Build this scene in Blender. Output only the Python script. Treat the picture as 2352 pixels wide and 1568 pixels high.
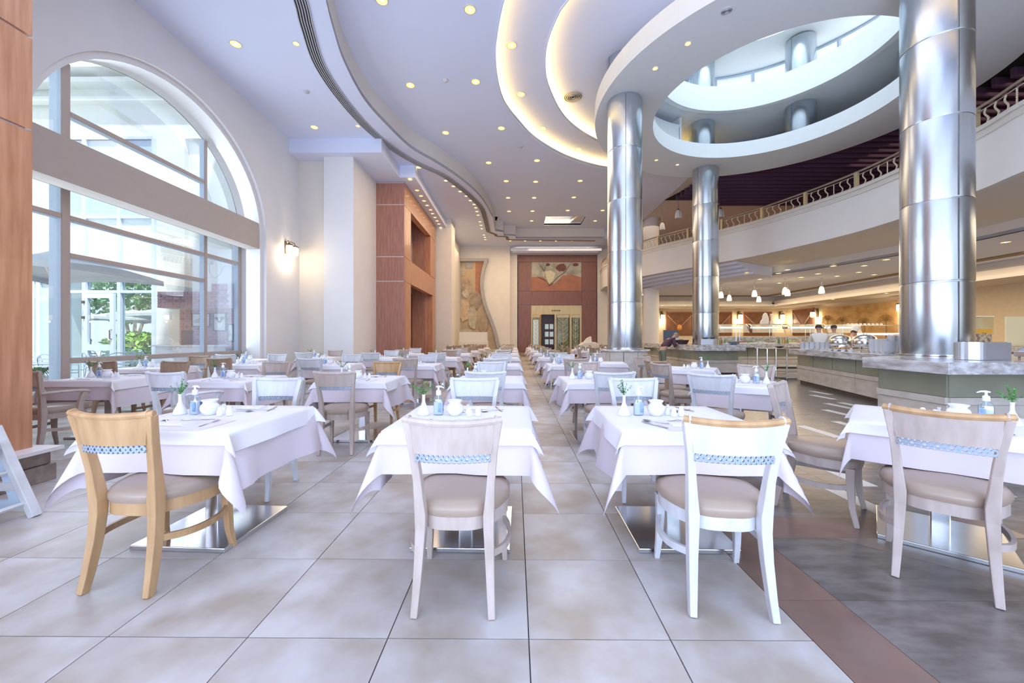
import bpy, bmesh, math, random
from mathutils import Vector, Matrix
random.seed(7)
for _o in list(bpy.data.objects): bpy.data.objects.remove(_o)
SC = bpy.context.scene
COL = SC.collection
PI = math.pi
rad = math.radians

# ------------------------------------------------------------------ camera
CAMH, FPX, YAW = 1.275, 905.0, 0.0079
cam = bpy.data.cameras.new('camera')
cam.sensor_width = 36.0; cam.lens = FPX / 2352 * 36.0; cam.shift_y = -7.0 / 2352
cam.clip_start = 0.05; cam.clip_end = 300
camo = bpy.data.objects.new('camera', cam)
camo.location = (0, 0, CAMH); camo.rotation_euler = (PI / 2, 0, YAW)
COL.objects.link(camo); SC.camera = camo

def W(px, py, z):
    """room point at height z that the photograph shows at pixel px, py"""
    d = (z - CAMH) * FPX / (777.0 - py)
    x = (px - 1176.0) / FPX * d
    return (x - YAW * d, d + YAW * x)
def WY(px, py, Y):
    """room point at depth Y"""
    u = (px - 1176.0) / FPX
    d = Y / (1 + YAW * u)
    return ((u - YAW) * d, Y, CAMH + (777.0 - py) / FPX * d)

# ------------------------------------------------------------------ world, light, exposure
SC.view_settings.view_transform = 'Standard'; SC.view_settings.look = 'None'
SC.view_settings.gamma = 1.0; SC.view_settings.use_curve_mapping = False
SC.view_settings.exposure = 0.0
SC.cycles.max_bounces = 7; SC.cycles.diffuse_bounces = 5; SC.cycles.glossy_bounces = 3
SC.cycles.transmission_bounces = 6; SC.cycles.transparent_max_bounces = 12
SC.cycles.caustics_reflective = False; SC.cycles.caustics_refractive = False
SC.cycles.sample_clamp_indirect = 4.0
SC.cycles.use_denoising = True
SC.cycles.use_adaptive_sampling = True; SC.cycles.adaptive_threshold = 0.02
wd = bpy.data.worlds.new('sky'); SC.world = wd; wd.use_nodes = True
wn = wd.node_tree; wn.nodes.clear()
bg = wn.nodes.new('ShaderNodeBackground'); out = wn.nodes.new('ShaderNodeOutputWorld')
tc = wn.nodes.new('ShaderNodeTexCoord'); sp = wn.nodes.new('ShaderNodeSeparateXYZ')
rp = wn.nodes.new('ShaderNodeValToRGB')
rp.color_ramp.elements[0].position = 0.0; rp.color_ramp.elements[0].color = (0.86, 0.93, 1.0, 1)
rp.color_ramp.elements[1].position = 0.9; rp.color_ramp.elements[1].color = (0.60, 0.76, 1.0, 1)
wn.links.new(tc.outputs['Generated'], sp.inputs[0]); wn.links.new(sp.outputs[2], rp.inputs[0])
wn.links.new(rp.outputs[0], bg.inputs[0]); wn.links.new(bg.outputs[0], out.inputs[0])
SKY = 1.35
bg.inputs[1].default_value = SKY

def area(name, loc, size, power, color, rot=(0, 0, 0), spread=PI):
    l = bpy.data.lights.new(name, 'AREA'); l.shape = 'RECTANGLE'
    l.size, l.size_y = size; l.energy = power; l.color = color; l.spread = spread
    o = bpy.data.objects.new(name, l); o.location = loc; o.rotation_euler = rot
    COL.objects.link(o); return o
BLUE = (0.62, 0.75, 1.0)
WARM = (1.0, 0.76, 0.50)
# daylight entering through the glazed front behind the camera and the arched window; fill lamps added among them
area('daylight_front_glazing', (-1.0, -2.9, 3.6), (14, 6.5), 150, (0.62, 0.74, 1.0), (rad(98), 0, 0))
area('ceiling_fill_uplight', (0, -2.7, 1.2), (13, 2.0), 950, (0.54, 0.67, 1.0), (rad(145), 0, 0))  # unseen fill lamp added low behind the camera to turn the ceiling bluer
area('overhead_fill_light', (0.2, 4.2, 7.5), (9, 7), 240, (0.74, 0.82, 1.0))  # fill lamp added above the near tables for more light from the top
area('daylight_arched_window', (-7.7, 8.5, 3.6), (5.2, 5.5), 210, (0.70, 0.84, 1.0), (0, rad(-90), 0))
area('atrium_fill_light', (7.05, 10.9, 14.6), (6.0, 6.0), 500, (0.78, 0.90, 1.0))  # fill lamp added beneath the closed atrium roof, in place of a skylight
sun = bpy.data.lights.new('sun', 'SUN'); sun.energy = 7.0; sun.angle = rad(2); sun.color = (1.0, 0.97, 0.92)
suno = bpy.data.objects.new('sun', sun); suno.rotation_euler = Vector((-.30, .36, -1)).to_track_quat('-Z', 'Y').to_euler(); COL.objects.link(suno)
# rows of ceiling lamps of the hall and the buffet, warm
area('hall_lamps_light', (-0.6, 18.5, 7.45), (5.5, 15), 620, WARM)
area('hall_entrance_light', (3.4, 25.5, 7.4), (5, 3), 90, WARM)
area('left_bay_light', (-4.2, 24.0, 7.0), (2.0, 5), 60, WARM)
area('buffet_lamps_light', (14.0, 21.0, 4.15), (9, 14), 900, WARM)
area('buffet_side_light', (16.0, 9.0, 4.3), (6, 10), 380, WARM)
area('upper_floor_light', (13.0, 24.0, 8.0), (12, 8), 300, WARM)
area('upper_floor_side_light', (16.5, 10.0, 8.3), (6, 12), 160, (1.0, 0.8, 0.6))

# ------------------------------------------------------------------ materials
MATS = {}
def mat(name, col, rough=0.6, metal=0.0, noise=0.0, scale=6.0, col2=None, bump=0.0, bscale=None, emis=0.0, ecol=None,
        stretch=None, trans=0.0, alpha=1.0, spec=None, ior=None, coat=0.0, rnd=0.0, detail=4.0, sub=0.0, rnoise=0.0):
    if name in MATS: return MATS[name]
    m = bpy.data.materials.new(name); m.use_nodes = True; nt = m.node_tree; b = nt.nodes['Principled BSDF']
    c1 = (*col, 1)
    b.inputs['Roughness'].default_value = rough; b.inputs['Metallic'].default_value = metal
    if spec is not None: b.inputs['Specular IOR Level'].default_value = spec
    if ior: b.inputs['IOR'].default_value = ior
    b.inputs['Coat Weight'].default_value = coat
    b.inputs['Transmission Weight'].default_value = trans
    b.inputs['Alpha'].default_value = alpha
    if sub: b.inputs['Subsurface Weight'].default_value = sub; b.inputs['Subsurface Radius'].default_value = (.02, .02, .02)
    t = nt.nodes.new('ShaderNodeTexCoord'); mp = nt.nodes.new('ShaderNodeMapping')
    nt.links.new(t.outputs['Object'], mp.inputs[0])
    if stretch: mp.inputs['Scale'].default_value = stretch
    n = nt.nodes.new('ShaderNodeTexNoise'); n.inputs['Scale'].default_value = scale; n.inputs['Detail'].default_value = detail
    nt.links.new(mp.outputs[0], n.inputs[0])
    cc = col2 if col2 else tuple(max(0, c * (1 - max(noise, 0.02))) for c in col)
    r = nt.nodes.new('ShaderNodeValToRGB')
    r.color_ramp.elements[0].position = 0.35; r.color_ramp.elements[1].position = 0.65
    r.color_ramp.elements[0].color = (*cc, 1); r.color_ramp.elements[1].color = c1
    nt.links.new(n.outputs[0], r.inputs[0]); src = r.outputs[0]
    if rnd:
        oi = nt.nodes.new('ShaderNodeObjectInfo'); hv = nt.nodes.new('ShaderNodeHueSaturation')
        mr = nt.nodes.new('ShaderNodeMapRange'); mr.inputs[3].default_value = 1 - rnd; mr.inputs[4].default_value = 1 + rnd
        nt.links.new(oi.outputs['Random'], mr.inputs[0]); nt.links.new(mr.outputs[0], hv.inputs['Value'])
        nt.links.new(src, hv.inputs['Color']); src = hv.outputs[0]
        ad = nt.nodes.new('ShaderNodeVectorMath'); ad.operation = 'ADD'
        ml = nt.nodes.new('ShaderNodeMath'); ml.operation = 'MULTIPLY'; ml.inputs[1].default_value = 37.0
        nt.links.new(oi.outputs['Random'], ml.inputs[0])
        nt.links.new(t.outputs['Object'], ad.inputs[0]); nt.links.new(ml.outputs[0], ad.inputs[1]); nt.links.new(ad.outputs[0], mp.inputs[0])
    nt.links.new(src, b.inputs['Base Color'])
    if bump:
        n2 = nt.nodes.new('ShaderNodeTexNoise'); n2.inputs['Scale'].default_value = bscale or scale; n2.inputs['Detail'].default_value = 3
        nt.links.new(mp.outputs[0], n2.inputs[0])
        bp = nt.nodes.new('ShaderNodeBump'); bp.inputs['Strength'].default_value = bump; bp.inputs['Distance'].default_value = 0.02
        nt.links.new(n2.outputs[0], bp.inputs['Height']); nt.links.new(bp.outputs[0], b.inputs['Normal'])
    if emis:
        b.inputs['Emission Color'].default_value = (*(ecol or col), 1); b.inputs['Emission Strength'].default_value = emis
    MATS[name] = m; return m

def glass_mat(name, tint, refl=0.12, rough=0.0):
    """thin pane: mostly clear, a weak mirror"""
    m = bpy.data.materials.new(name); m.use_nodes = True; nt = m.node_tree; nt.nodes.clear()
    o = nt.nodes.new('ShaderNodeOutputMaterial'); mx = nt.nodes.new('ShaderNodeMixShader')
    tr = nt.nodes.new('ShaderNodeBsdfTransparent'); gl = nt.nodes.new('ShaderNodeBsdfGlossy')
    lw = nt.nodes.new('ShaderNodeLayerWeight'); lw.inputs[0].default_value = 0.25
    mr = nt.nodes.new('ShaderNodeMapRange'); mr.inputs[3].default_value = refl; mr.inputs[4].default_value = 0.40
    n = nt.nodes.new('ShaderNodeTexNoise'); n.inputs['Scale'].default_value = 0.7
    cr = nt.nodes.new('ShaderNodeValToRGB')
    cr.color_ramp.elements[0].color = (*[c * 0.97 for c in tint], 1); cr.color_ramp.elements[1].color = (*tint, 1)
    nt.links.new(n.outputs[0], cr.inputs[0]); nt.links.new(cr.outputs[0], tr.inputs[0])
    gl.inputs['Roughness'].default_value = rough; gl.inputs['Color'].default_value = (0.9, 0.95, 1, 1)
    nt.links.new(lw.outputs['Fresnel'], mr.inputs[0]); nt.links.new(mr.outputs[0], mx.inputs[0])
    nt.links.new(tr.outputs[0], mx.inputs[1]); nt.links.new(gl.outputs[0], mx.inputs[2]); nt.links.new(mx.outputs[0], o.inputs[0])
    MATS[name] = m; return m

plaster = mat('plaster', (0.80, 0.79, 0.79), 0.85, noise=0.03, scale=1.5)
plaster_cream = mat('plaster_cream', (0.80, 0.75, 0.68), 0.8, noise=0.04, scale=2.0, bump=0.05, bscale=60)
ceil_white = mat('ceiling_paint', (0.74, 0.79, 0.96), 0.9, noise=0.02, scale=0.8)
ceil_beige = mat('ceiling_beige', (0.78, 0.74, 0.69), 0.9, noise=0.02)
beam_taupe = mat('beam_taupe', (0.50, 0.44, 0.39), 0.85, noise=0.03)
reveal_grey = mat('reveal_grey', (0.62, 0.66, 0.64), 0.85, noise=0.03)
wood_red = mat('red_wood_veneer', (0.45, 0.225, 0.165), 0.38, scale=3.0, col2=(0.34, 0.155, 0.115), stretch=(6, 6, 0.5), detail=8, coat=0.2)
wood_red2 = mat('side_wood_veneer', (0.56, 0.27, 0.145), 0.35, scale=3.0, col2=(0.42, 0.18, 0.09), stretch=(6, 6, 0.5), detail=8, coat=0.2)
plinth_marble = mat('brown_marble', (0.20, 0.15, 0.13), 0.3, scale=9, col2=(0.34, 0.27, 0.23), detail=9)
grout = mat('floor_grout', (0.10, 0.09, 0.085), 0.9, noise=0.1)
tile_m = mat('floor_tile', (0.585, 0.56, 0.55), 0.38, scale=3.2, col2=(0.42, 0.36, 0.30), detail=8, rnd=0.05, bump=0.08, bscale=14, spec=0.45)
granite = mat('grey_granite', (0.215, 0.19, 0.18), 0.25, scale=4.5, col2=(0.13, 0.11, 0.10), stretch=(1, 2.5, 1), detail=9, rnd=0.08)
granite_brown = mat('brown_granite', (0.26, 0.16, 0.125), 0.16, scale=2.5, col2=(0.20, 0.125, 0.10), detail=8, rnd=0.05)
stripe_m = mat('pale_inlay', (0.75, 0.71, 0.65), 0.35, noise=0.08)
steel = mat('brushed_steel', (0.60, 0.66, 0.73), 0.24, 1.0, noise=0.10, scale=3.0, stretch=(1, 1, 0.35), bump=0.35, bscale=1.6)
steel_fine = mat('polished_steel', (0.72, 0.74, 0.77), 0.16, 1.0, noise=0.05)
steel_dark = mat('dark_steel', (0.34, 0.36, 0.40), 0.3, 1.0, noise=0.05)
gold = mat('brushed_brass', (0.66, 0.57, 0.36), 0.4, 0.55, noise=0.1, scale=12)
frame_white = mat('white_aluminium', (0.62, 0.72, 0.84), 0.5, 0.0, noise=0.03)
frame_brown = mat('taupe_aluminium', (0.46, 0.38, 0.34), 0.5, 0.0, noise=0.03)
slot_dark = mat('slot_black', (0.05, 0.05, 0.06), 0.7, noise=0.1)
slot_grey = mat('slot_vane_grey', (0.55, 0.55, 0.58), 0.5, noise=0.05)
purple = mat('purple_baffle', (0.17, 0.085, 0.16), 0.8, noise=0.25, scale=30)
black_m = mat('black_void', (0.02, 0.018, 0.022), 0.9, noise=0.1)
lamp_glow = mat('lamp_glow', (1.0, 0.78, 0.35), 0.5, emis=1.5, ecol=(1.0, 0.66, 0.16))
ring_paint = mat('ring_paint', (0.78, 0.82, 0.84), 0.85, noise=0.02)
lamp_core = mat('lamp_core', (1.0, 0.95, 0.85), 0.5, emis=7.0, ecol=(1.0, 0.93, 0.80))
cove_glow = mat('cove_light', (1.0, 0.82, 0.4), 0.5, emis=22.0, ecol=(1.0, 0.70, 0.24))
trim_m = mat('lamp_trim', (0.75, 0.70, 0.68), 0.4, noise=0.05)
glass_clear = glass_mat('window_glass', (0.93, 0.985, 1.0), 0.02)
glass_thin = glass_mat('sneeze_glass', (0.90, 0.98, 0.97), 0.10)
# ------------------------------------------------------------------ mesh helpers
class MB:
    def __init__(s): s.v = []; s.f = []
    def add(s, vs, fs):
        n = len(s.v); s.v += [tuple(v) for v in vs]; s.f += [tuple(i + n for i in f) for f in fs]; return s
    def box(s, x0, x1, y0, y1, z0, z1):
        return s.add([(x0, y0, z0), (x1, y0, z0), (x1, y1, z0), (x0, y1, z0), (x0, y0, z1), (x1, y0, z1), (x1, y1, z1), (x0, y1, z1)],
                     [(0, 3, 2, 1), (4, 5, 6, 7), (0, 1, 5, 4), (1, 2, 6, 5), (2, 3, 7, 6), (3, 0, 4, 7)])
    def prism(s, poly, z0, z1):
        """flat polygon (x, y) list raised from z0 to z1"""
        n = len(poly)
        a = sum(poly[i][0] * poly[(i + 1) % n][1] - poly[(i + 1) % n][0] * poly[i][1] for i in range(n))
        if a < 0: poly = poly[::-1]
        vs = [(x, y, z0) for x, y in poly] + [(x, y, z1) for x, y in poly]
        fs = [tuple(range(n - 1, -1, -1)), tuple(range(n, 2 * n))] + [(i, (i + 1) % n, n + (i + 1) % n, n + i) for i in range(n)]
        return s.add(vs, fs)
    def ring(s, loops, closed=True, cap0=False, cap1=False):
        """loft through loops of equal length"""
        n = len(loops[0]); vs = [p for l in loops for p in l]; fs = []
        for k in range(len(loops) - 1):
            for i in range(n if closed else n - 1):
                j = (i + 1) % n
                fs.append((k * n + i, k * n + j, (k + 1) * n + j, (k + 1) * n + i))
        if cap0: fs.append(tuple(range(n - 1, -1, -1)))
        if cap1: fs.append(tuple((len(loops) - 1) * n + i for i in range(n)))
        return s.add(vs, fs)
    def lathe(s, prof, n=20, c=(0, 0, 0), cap0=True, cap1=True):
        return s.ring([[(c[0] + r * math.cos(2 * PI * i / n), c[1] + r * math.sin(2 * PI * i / n), c[2] + z) for i in range(n)] for r, z in prof], True, cap0, cap1)
    def cyl(s, r, z0, z1, n=24, c=(0, 0)):
        return s.lathe([(r, z0), (r, z1)], n, (c[0], c[1], 0))
    def tube(s, pts, r, n=8, up=(0, 0, 1), ry=None):
        pts = [Vector(p) for p in pts]; loops = []
        for i, p in enumerate(pts):
            d = (pts[min(i + 1, len(pts) - 1)] - pts[max(i - 1, 0)]).normalized()
            u = Vector(up)
            if abs(d.dot(u)) > 0.95: u = Vector((0, 1, 0)) if abs(d.y) < 0.9 else Vector((1, 0, 0))
            a = d.cross(u).normalized(); b = a.cross(d).normalized()
            rr = r[i] if isinstance(r, (list, tuple)) else r
            r2 = rr if ry is None else (ry[i] if isinstance(ry, (list, tuple)) else ry)
            ph = PI / 4 if n == 4 else 0
            k = 1.414 if n == 4 else 1
            loops.append([tuple(p + a * rr * k * math.cos(ph + 2 * PI * j / n) + b * r2 * k * math.sin(ph + 2 * PI * j / n)) for j in range(n)])
        return s.ring(loops, True, True, True)
    def xf(s, M):
        s.v = [tuple(M @ Vector(v)) for v in s.v]; return s
    def sphere(s, c, r, n=10, m=6, sz=None):
        rz = sz if sz else r
        prof = [(max(0.001, r * math.sin(PI * k / m)), -rz * math.cos(PI * k / m)) for k in range(m + 1)]
        return s.lathe(prof, n, c)
    def build(s, name, m, parent=None, smooth=False, bevel=0.0, auto=None):
        me = bpy.data.meshes.new(name); me.from_pydata(s.v, [], s.f); me.update()
        if smooth:
            me.polygons.foreach_set('use_smooth', [True] * len(me.polygons))
            try: me.set_sharp_from_angle(angle=rad(auto or 40))
            except Exception: pass
        o = bpy.data.objects.new(name, me); COL.objects.link(o)
        me.materials.append(m)
        if parent: o.parent = parent
        if bevel:
            bv = o.modifiers.new('bevel', 'BEVEL'); bv.width = bevel; bv.segments = 2; bv.limit_method = 'ANGLE'
        return o

def tag(o, label=None, cat=None, group=None, kind=None):
    if label: o['label'] = label
    if cat: o['category'] = cat
    if group: o['group'] = group
    if kind: o['kind'] = kind
    return o
def empty(name, loc=(0, 0, 0), rz=0.0, label=None, cat=None, group=None, kind=None):
    o = bpy.data.objects.new(name, None); COL.objects.link(o)
    o.location = loc; o.rotation_euler = (0, 0, rz); o.empty_display_size = 0.1
    return tag(o, label, cat, group, kind)
def struct(name, mb, m, label=None, cat=None, parent=None, smooth=False):
    o = mb.build(name, m, parent, smooth)
    if parent is None:
        o['kind'] = 'structure'; tag(o, label or name.replace('_', ' '), cat or name.split('_')[0])
    return o
CH = {}
def kids(o):
    return [c for c in COL.objects if c.parent == o]
def proto(root):
    """remember the tree of a finished thing so it can be copied cheaply"""
    CH[root.name] = [(c, kids(c)) for c in kids(root)]
    return root
def dup(root, loc, rz, label=None, group=None, skip=(), mats=None):
    r = root.copy(); COL.objects.link(r); r.location = loc; r.rotation_euler = (0, 0, rz)
    if label: r['label'] = label
    if group: r['group'] = group
    if mats and r.type == 'MESH': setmat(r, mats)
    for c, gs in CH.get(root.name, ()):
        if c.name.split('.')[0] in skip: continue
        d = c.copy(); COL.objects.link(d); d.parent = r
        if mats: setmat(d, mats)
        for g in gs:
            e = g.copy(); COL.objects.link(e); e.parent = d
            if mats: setmat(e, mats)
    return r
def setmat(o, mats):
    k = o.name.split('.')[0]
    m = mats.get(k)
    if m is not None and o.material_slots:
        o.material_slots[0].link = 'OBJECT'; o.material_slots[0].material = m

def smooth_path(pts, n=8):
    """Catmull-Rom through 2-D or 3-D points"""
    P = [Vector(p) for p in pts]; P = [P[0] * 2 - P[1]] + P + [P[-1] * 2 - P[-2]]; out = []
    for i in range(1, len(P) - 2):
        for k in range(n):
            t = k / n
            out.append(0.5 * ((2 * P[i]) + (-P[i - 1] + P[i + 1]) * t + (2 * P[i - 1] - 5 * P[i] + 4 * P[i + 1] - P[i + 2]) * t * t + (-P[i - 1] + 3 * P[i] - 3 * P[i + 1] + P[i + 2]) * t ** 3))
    out.append(P[-2]); return [tuple(p) for p in out]
def offset(path, d):
    """offset of a 2-D path to its right by d"""
    o = []
    for i, p in enumerate(path):
        a = Vector(path[max(0, i - 1)]); b = Vector(path[min(len(path) - 1, i + 1)]); t = (b - a).normalized()
        o.append((p[0] + t.y * d, p[1] - t.x * d))
    return o
def wall_strip(mb, path, z0, z1, th=0.05, side=1):
    """vertical strip along a 2-D path with thickness"""
    q = offset(path, th * side)
    loops = [[(a[0], a[1], z0), (b[0], b[1], z0), (b[0], b[1], z1), (a[0], a[1], z1)] for a, b in zip(path, q)]
    return mb.ring(loops, True, True, True)
def arc(cx, cy, r, a0, a1, n):
    return [(cx + r * math.cos(rad(a0 + (a1 - a0) * k / n)), cy + r * math.sin(rad(a0 + (a1 - a0) * k / n))) for k in range(n + 1)]
# ================================================================== FLOOR
fl = struct('floor', MB().box(-8.2, 25, -3.2, 34, -0.12, -0.006), grout, 'pale stone tile floor of the dining hall, dark granite on the right', 'floor')
def slab(mb, x0, x1, y0, y1, z=0.0, g=0.004):
    return mb.box(x0 + g, x1 - g, y0 + g, y1 - g, z - 0.012, z)
tile_me = None
far = MB()
for i in range(-14, 2):
    for j in range(-8, 46):
        x0, y0 = 0.058 + 0.6 * i, 1.672 + 0.6 * j
        if y0 > 28.2 or y0 < -3: continue
        vis = 0.9 < y0 < 7.4 and x0 + .6 > -1.33 * (y0 + .7) and x0 > -7.3
        if vis:
            if tile_me is None:
                o = slab(MB(), -0.3, 0.3, -0.3, 0.3, 0, 0.0028).build('floor_tile', tile_m, fl); tile_me = o
            else:
                o = tile_me.copy(); COL.objects.link(o)
            o.location = (x0 + 0.3, y0 + 0.3, random.uniform(-0.0006, 0.0004))
        else:
            slab(far, x0, x0 + 0.6, y0, y0 + 0.6)
tag(far.build('far_floor_tiles', tile_m, fl), kind='stuff')
# brown border strip then grey granite
for j in range(-3, 24):
    y0 = 0.73 + 1.2 * j
    if j < 10: slab(MB(), 1.258, 1.575, y0, y0 + 1.2, 0, 0.0015).build('border_strip', granite_brown, fl)
b = MB(); [slab(b, 1.258, 1.575, 12.73 + 1.2 * j, 13.93 + 1.2 * j, 0, .0015) for j in range(0, 13)]
tag(b.build('far_border_strip', granite_brown, fl), kind='stuff')
gm = None; farg = MB()
for i in range(0, 20):
    for j in range(-7, 50):
        x0, y0 = 1.575 + 1.2 * i, 1.93 + 0.6 * j
        if 1.2 < y0 < 7.5 and x0 < 1.35 * (y0 + 0.7) and x0 < 9:
            if gm is None:
                gm = slab(MB(), -0.6, 0.6, -0.3, 0.3, 0, 0.0013).build('granite_slab', granite, fl); o = gm
            else:
                o = gm.copy(); COL.objects.link(o)
            o.location = (x0 + 0.6, y0 + 0.3, 0)
        elif y0 < 31.5: slab(farg, x0, x0 + 1.2, y0, y0 + 0.6, 0, 0.002)
tag(farg.build('far_granite_slabs', granite, fl), kind='stuff')
MB().box(1.60, 3.3, 2.54, 2.82, 0, 0.0012).build('cross_band', granite_brown, fl)
MB().prism([(2.75, 1.93), (3.3, 1.93), (2.6, 2.53), (2.05, 2.53)], 0, 0.0012).build('cross_band', mat('tan_granite', (.26, .20, .165), .25, scale=2.5, col2=(.19, .15, .13), detail=8), fl)
for k, (x, y0, y1, w) in enumerate([(2.62, 2.45, 3.40, .14), (2.99, 3.42, 4.02, .14), (3.35, 3.95, 4.6, .14), (3.72, 4.4, 5.0, .14), (4.10, 5.1, 5.8, .14), (4.45, 4.3, 4.9, .14),
                                    (4.85, 5.3, 6.1, .14), (5.47, 6.45, 7.1, .14), (6.05, 7.2, 7.8, .14), (6.4, 7.5, 7.9, .14), (6.62, 8.3, 8.95, .14), (3.9, 3.2, 3.7, .14),
                                    (7.1, 9.0, 9.6, .14), (2.3, 5.6, 6.2, .14), (2.7, 6.4, 7.0, .14), (5.1, 7.6, 8.2, .14), (4.3, 8.3, 8.9, .14)]):
    o = MB().box(x, x + w, y0, y1, 0, 0.0015).build('pale_inlay', stripe_m, fl)

# ================================================================== LEFT WALL WITH THE ARCH
AY, AZ = 8.5, 4.2
def arch_path(a, b, z0=0.0, n=28):
    return [(AY - a, z0)] + [(AY - a * math.cos(PI * k / n), AZ + b * math.sin(PI * k / n)) for k in range(n + 1)] + [(AY + a, z0)]
def arch_wall(mb, X, a, b, y0, y1, zt):
    p = arch_path(a, b)
    mb.add([(X, y0, 0), (X, AY - a, 0), (X, AY - a, zt), (X, y0, zt)], [(0, 1, 2, 3)])
    mb.add([(X, AY + a, 0), (X, y1, 0), (X, y1, zt), (X, AY + a, zt)], [(0, 1, 2, 3)])
    mb.ring([[(X, y, z) for y, z in p[1:-1]], [(X, y, zt) for y, z in p[1:-1]]], closed=False)
ZC = 7.65
wl = MB(); arch_wall(wl, -7.2, 2.84, 2.6, 2.6, 13.2, ZC)
P1, P2 = arch_path(2.84, 2.6), arch_path(2.72, 2.48)
wl.ring([[(-7.2, y, z) for y, z in P1], [(-7.3, y, z) for y, z in P1], [(-7.3, y, z) for y, z in P2], [(-7.9, y, z) for y, z in P2]], closed=False)
arch_wall(wl, -7.92, 2.72, 2.48, -3.2, 13.2, 9.8)
struct('wall_left', wl, plaster, 'white plaster left wall around the tall arched window', 'wall')
struct('wall_left_front', MB().box(-7.9, -7.2, -3.2, 2.6, 0, ZC), plaster, 'left wall beside the front timber pier', 'wall')
# recess walls and white pilaster
struct('wall_left_return', MB().box(-7.9, -6.24, 13.1, 15.5, 0, ZC), plaster_cream, 'plaster return wall past the arched window', 'wall')
struct('wall_pilaster', MB().box(-6.24, -5.27, 12.8, 15.0, 0, ZC), plaster, 'tall white pilaster left of the red timber pier', 'wall')
struct('wall_left_far', MB().box(-7.9, -6.6, 15.5, 22, 0, ZC).box(-7.9, -3.4, 21.05, 22.2, 0, ZC).box(-7.9, -3.8, 22.2, 27.5, 0, ZC), plaster_cream, 'cream plaster wall and pier past the timber pier', 'wall')
wbl = MB().box(-4.2, -0.35, 27.3, 28.7, 0, ZC).box(-0.35, 0.15, 27.8, 28.7, 0, ZC).box(5.85, 8.0, 28.1, 28.7, 0, ZC).box(-0.35, 8, 28.7, 28.9, 0, ZC)
struct('wall_far', wbl, plaster_cream, 'cream far end wall of the dining hall', 'wall')
struct('trim_far_plinth', MB().box(-0.05, 0.95, 27.55, 28.05, 0, 0.28).box(4.6, 5.9, 27.6, 28.05, 0, 0.28), plinth_marble, 'brown marble plinth at the foot of the far timber portal', 'trim')

# ---- near timber pier
def groove_panels(root, faces, m, name='veneer_panel'):
    for f in faces: MB().box(*f).build(name, m, root)
t = empty('timber_pier', (-4.33, 1.88, 0), 0, 'red wood veneer pier with marble plinth at the left edge', 'pier', kind='thing')
zs = [0.30, 3.14, 3.98, ZC]
for a, b_ in zip(zs[:-1], zs[1:]): MB().box(-2.8, 0, -1.4, 1.62, a, min(b_, 7.6) - 0.025).build('veneer_panel', wood_red2, t)
MB().box(-2.8, -0.03, -1.38, 1.59, 0.3, 7.62).build('pier_core', trim_m, t)
MB().box(-2.8, 0.20, -1.4, 1.70, 0.27, 0.30).build('plinth_cap', trim_m, t)
MB().box(-2.8, 0.12, -1.4, 1.66, 0.15, 0.268).build('plinth_block', plinth_marble, t, bevel=.004)
MB().box(-2.8, 0.15, -1.4, 1.68, 0.0, 0.147).build('plinth_block', plinth_marble, t, bevel=.004)

# ---- far timber pier with openings
t = empty('timber_portal', (-4.2, 14.9, 0), 0, 'tall red wood veneer pier with recessed picture niche, left of the tables', 'pier', kind='thing')
J = [0.0, 3.46, 4.39, 6.36, 7.19]
for a, b_ in zip(J[:-1], J[1:]): MB().box(-1.07, 0, 0, 0.18, a, b_ - 0.03).build('veneer_panel', wood_red, t)
MB().box(-1.05, -0.02, 0.01, 0.9, 0, 7.19).build('pier_core', trim_m, t)
for z0, z1 in ((0, 3.46), (3.46, 4.39), (4.39, 6.36), (6.36, 7.19)):
    if z1 in (4.39, 7.19): MB().box(-0.25, 0, 0.2, 5.8, z0, z1 - 0.02).build('side_panel', wood_red2, t)
    else:
        MB().box(-0.25, 0, 0.2, 0.95, z0, z1 - 0.02).build('side_panel', wood_red2, t)
        MB().box(-0.25, 0, 4.6 if z1 > 4 else 5.1, 5.8, z0, z1 - 0.02).build('side_panel', wood_red2, t)
MB().box(-0.9, -0.25, 4.6, 5.8, 0, 7.19).build('niche_return', wood_red, t)
MB().box(-0.9, -0.25, 0.18, 0.95, 0, 7.19).build('niche_return', wood_red, t)
MB().box(-0.9, -0.02, 0.95, 4.6, 4.30, 4.39).build('niche_shelf', wood_red, t)
MB().box(-1.0, -0.9, 0.2, 5.8, 4.4, 7.19).build('niche_back', mat('niche_art', (0.62, 0.57, 0.52), 0.8, scale=2.2, col2=(0.44, 0.39, 0.36), detail=8), t)
MB().box(-1.75, -1.65, 0.2, 5.8, 0, 3.5).build('passage_back', mat('passage_cream', (0.72, 0.60, 0.40), 0.8, noise=.08), t)
MB().box(-1.65, -0.9, 5.0, 5.8, 0, 3.5).build('niche_return', wood_red, t)

# ================================================================== CEILING
ZK, Z2, Z3, Z4 = ZC, 8.3, 8.62, 8.94
Kpx = [(748, 0), (764.6, 65), (791, 145), (837, 230), (891, 291), (944, 341), (1002, 375), (1059, 413), (1105, 455), (1132, 500)]
Kc = [(3, 0.6), (0.6, 1.7), (-1.3, 3.2), (-2.5, 4.8), (-3.25, 6.2)] + [W(x, y, ZK) for x, y in Kpx]
Kc = smooth_path(Kc, 6) + [W(1138, 531, ZK), W(1156, 533, ZK), W(1157, 541, ZK), W(1184, 542, ZK), W(1185, 548, ZK), (5.7, 25.2)]
cl = MB().prism(Kc + [(8.0, 25.2), (8.0, 28.7), (-7.95, 28.7), (-7.95, -3.2), (3, -3.2)], ZK, ZK + 0.12)
struct('ceiling', cl, ceil_white, 'white lower ceiling along the window side with curved edge', 'ceiling')
cf = MB(); wall_strip(cf, Kc, ZK + .01, Z2 + 0.05, 0.05, -1)
struct('trim_coffer_edge', cf, ceil_beige, 'curved beige riser between the low and the raised ceiling', 'trim')
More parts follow.
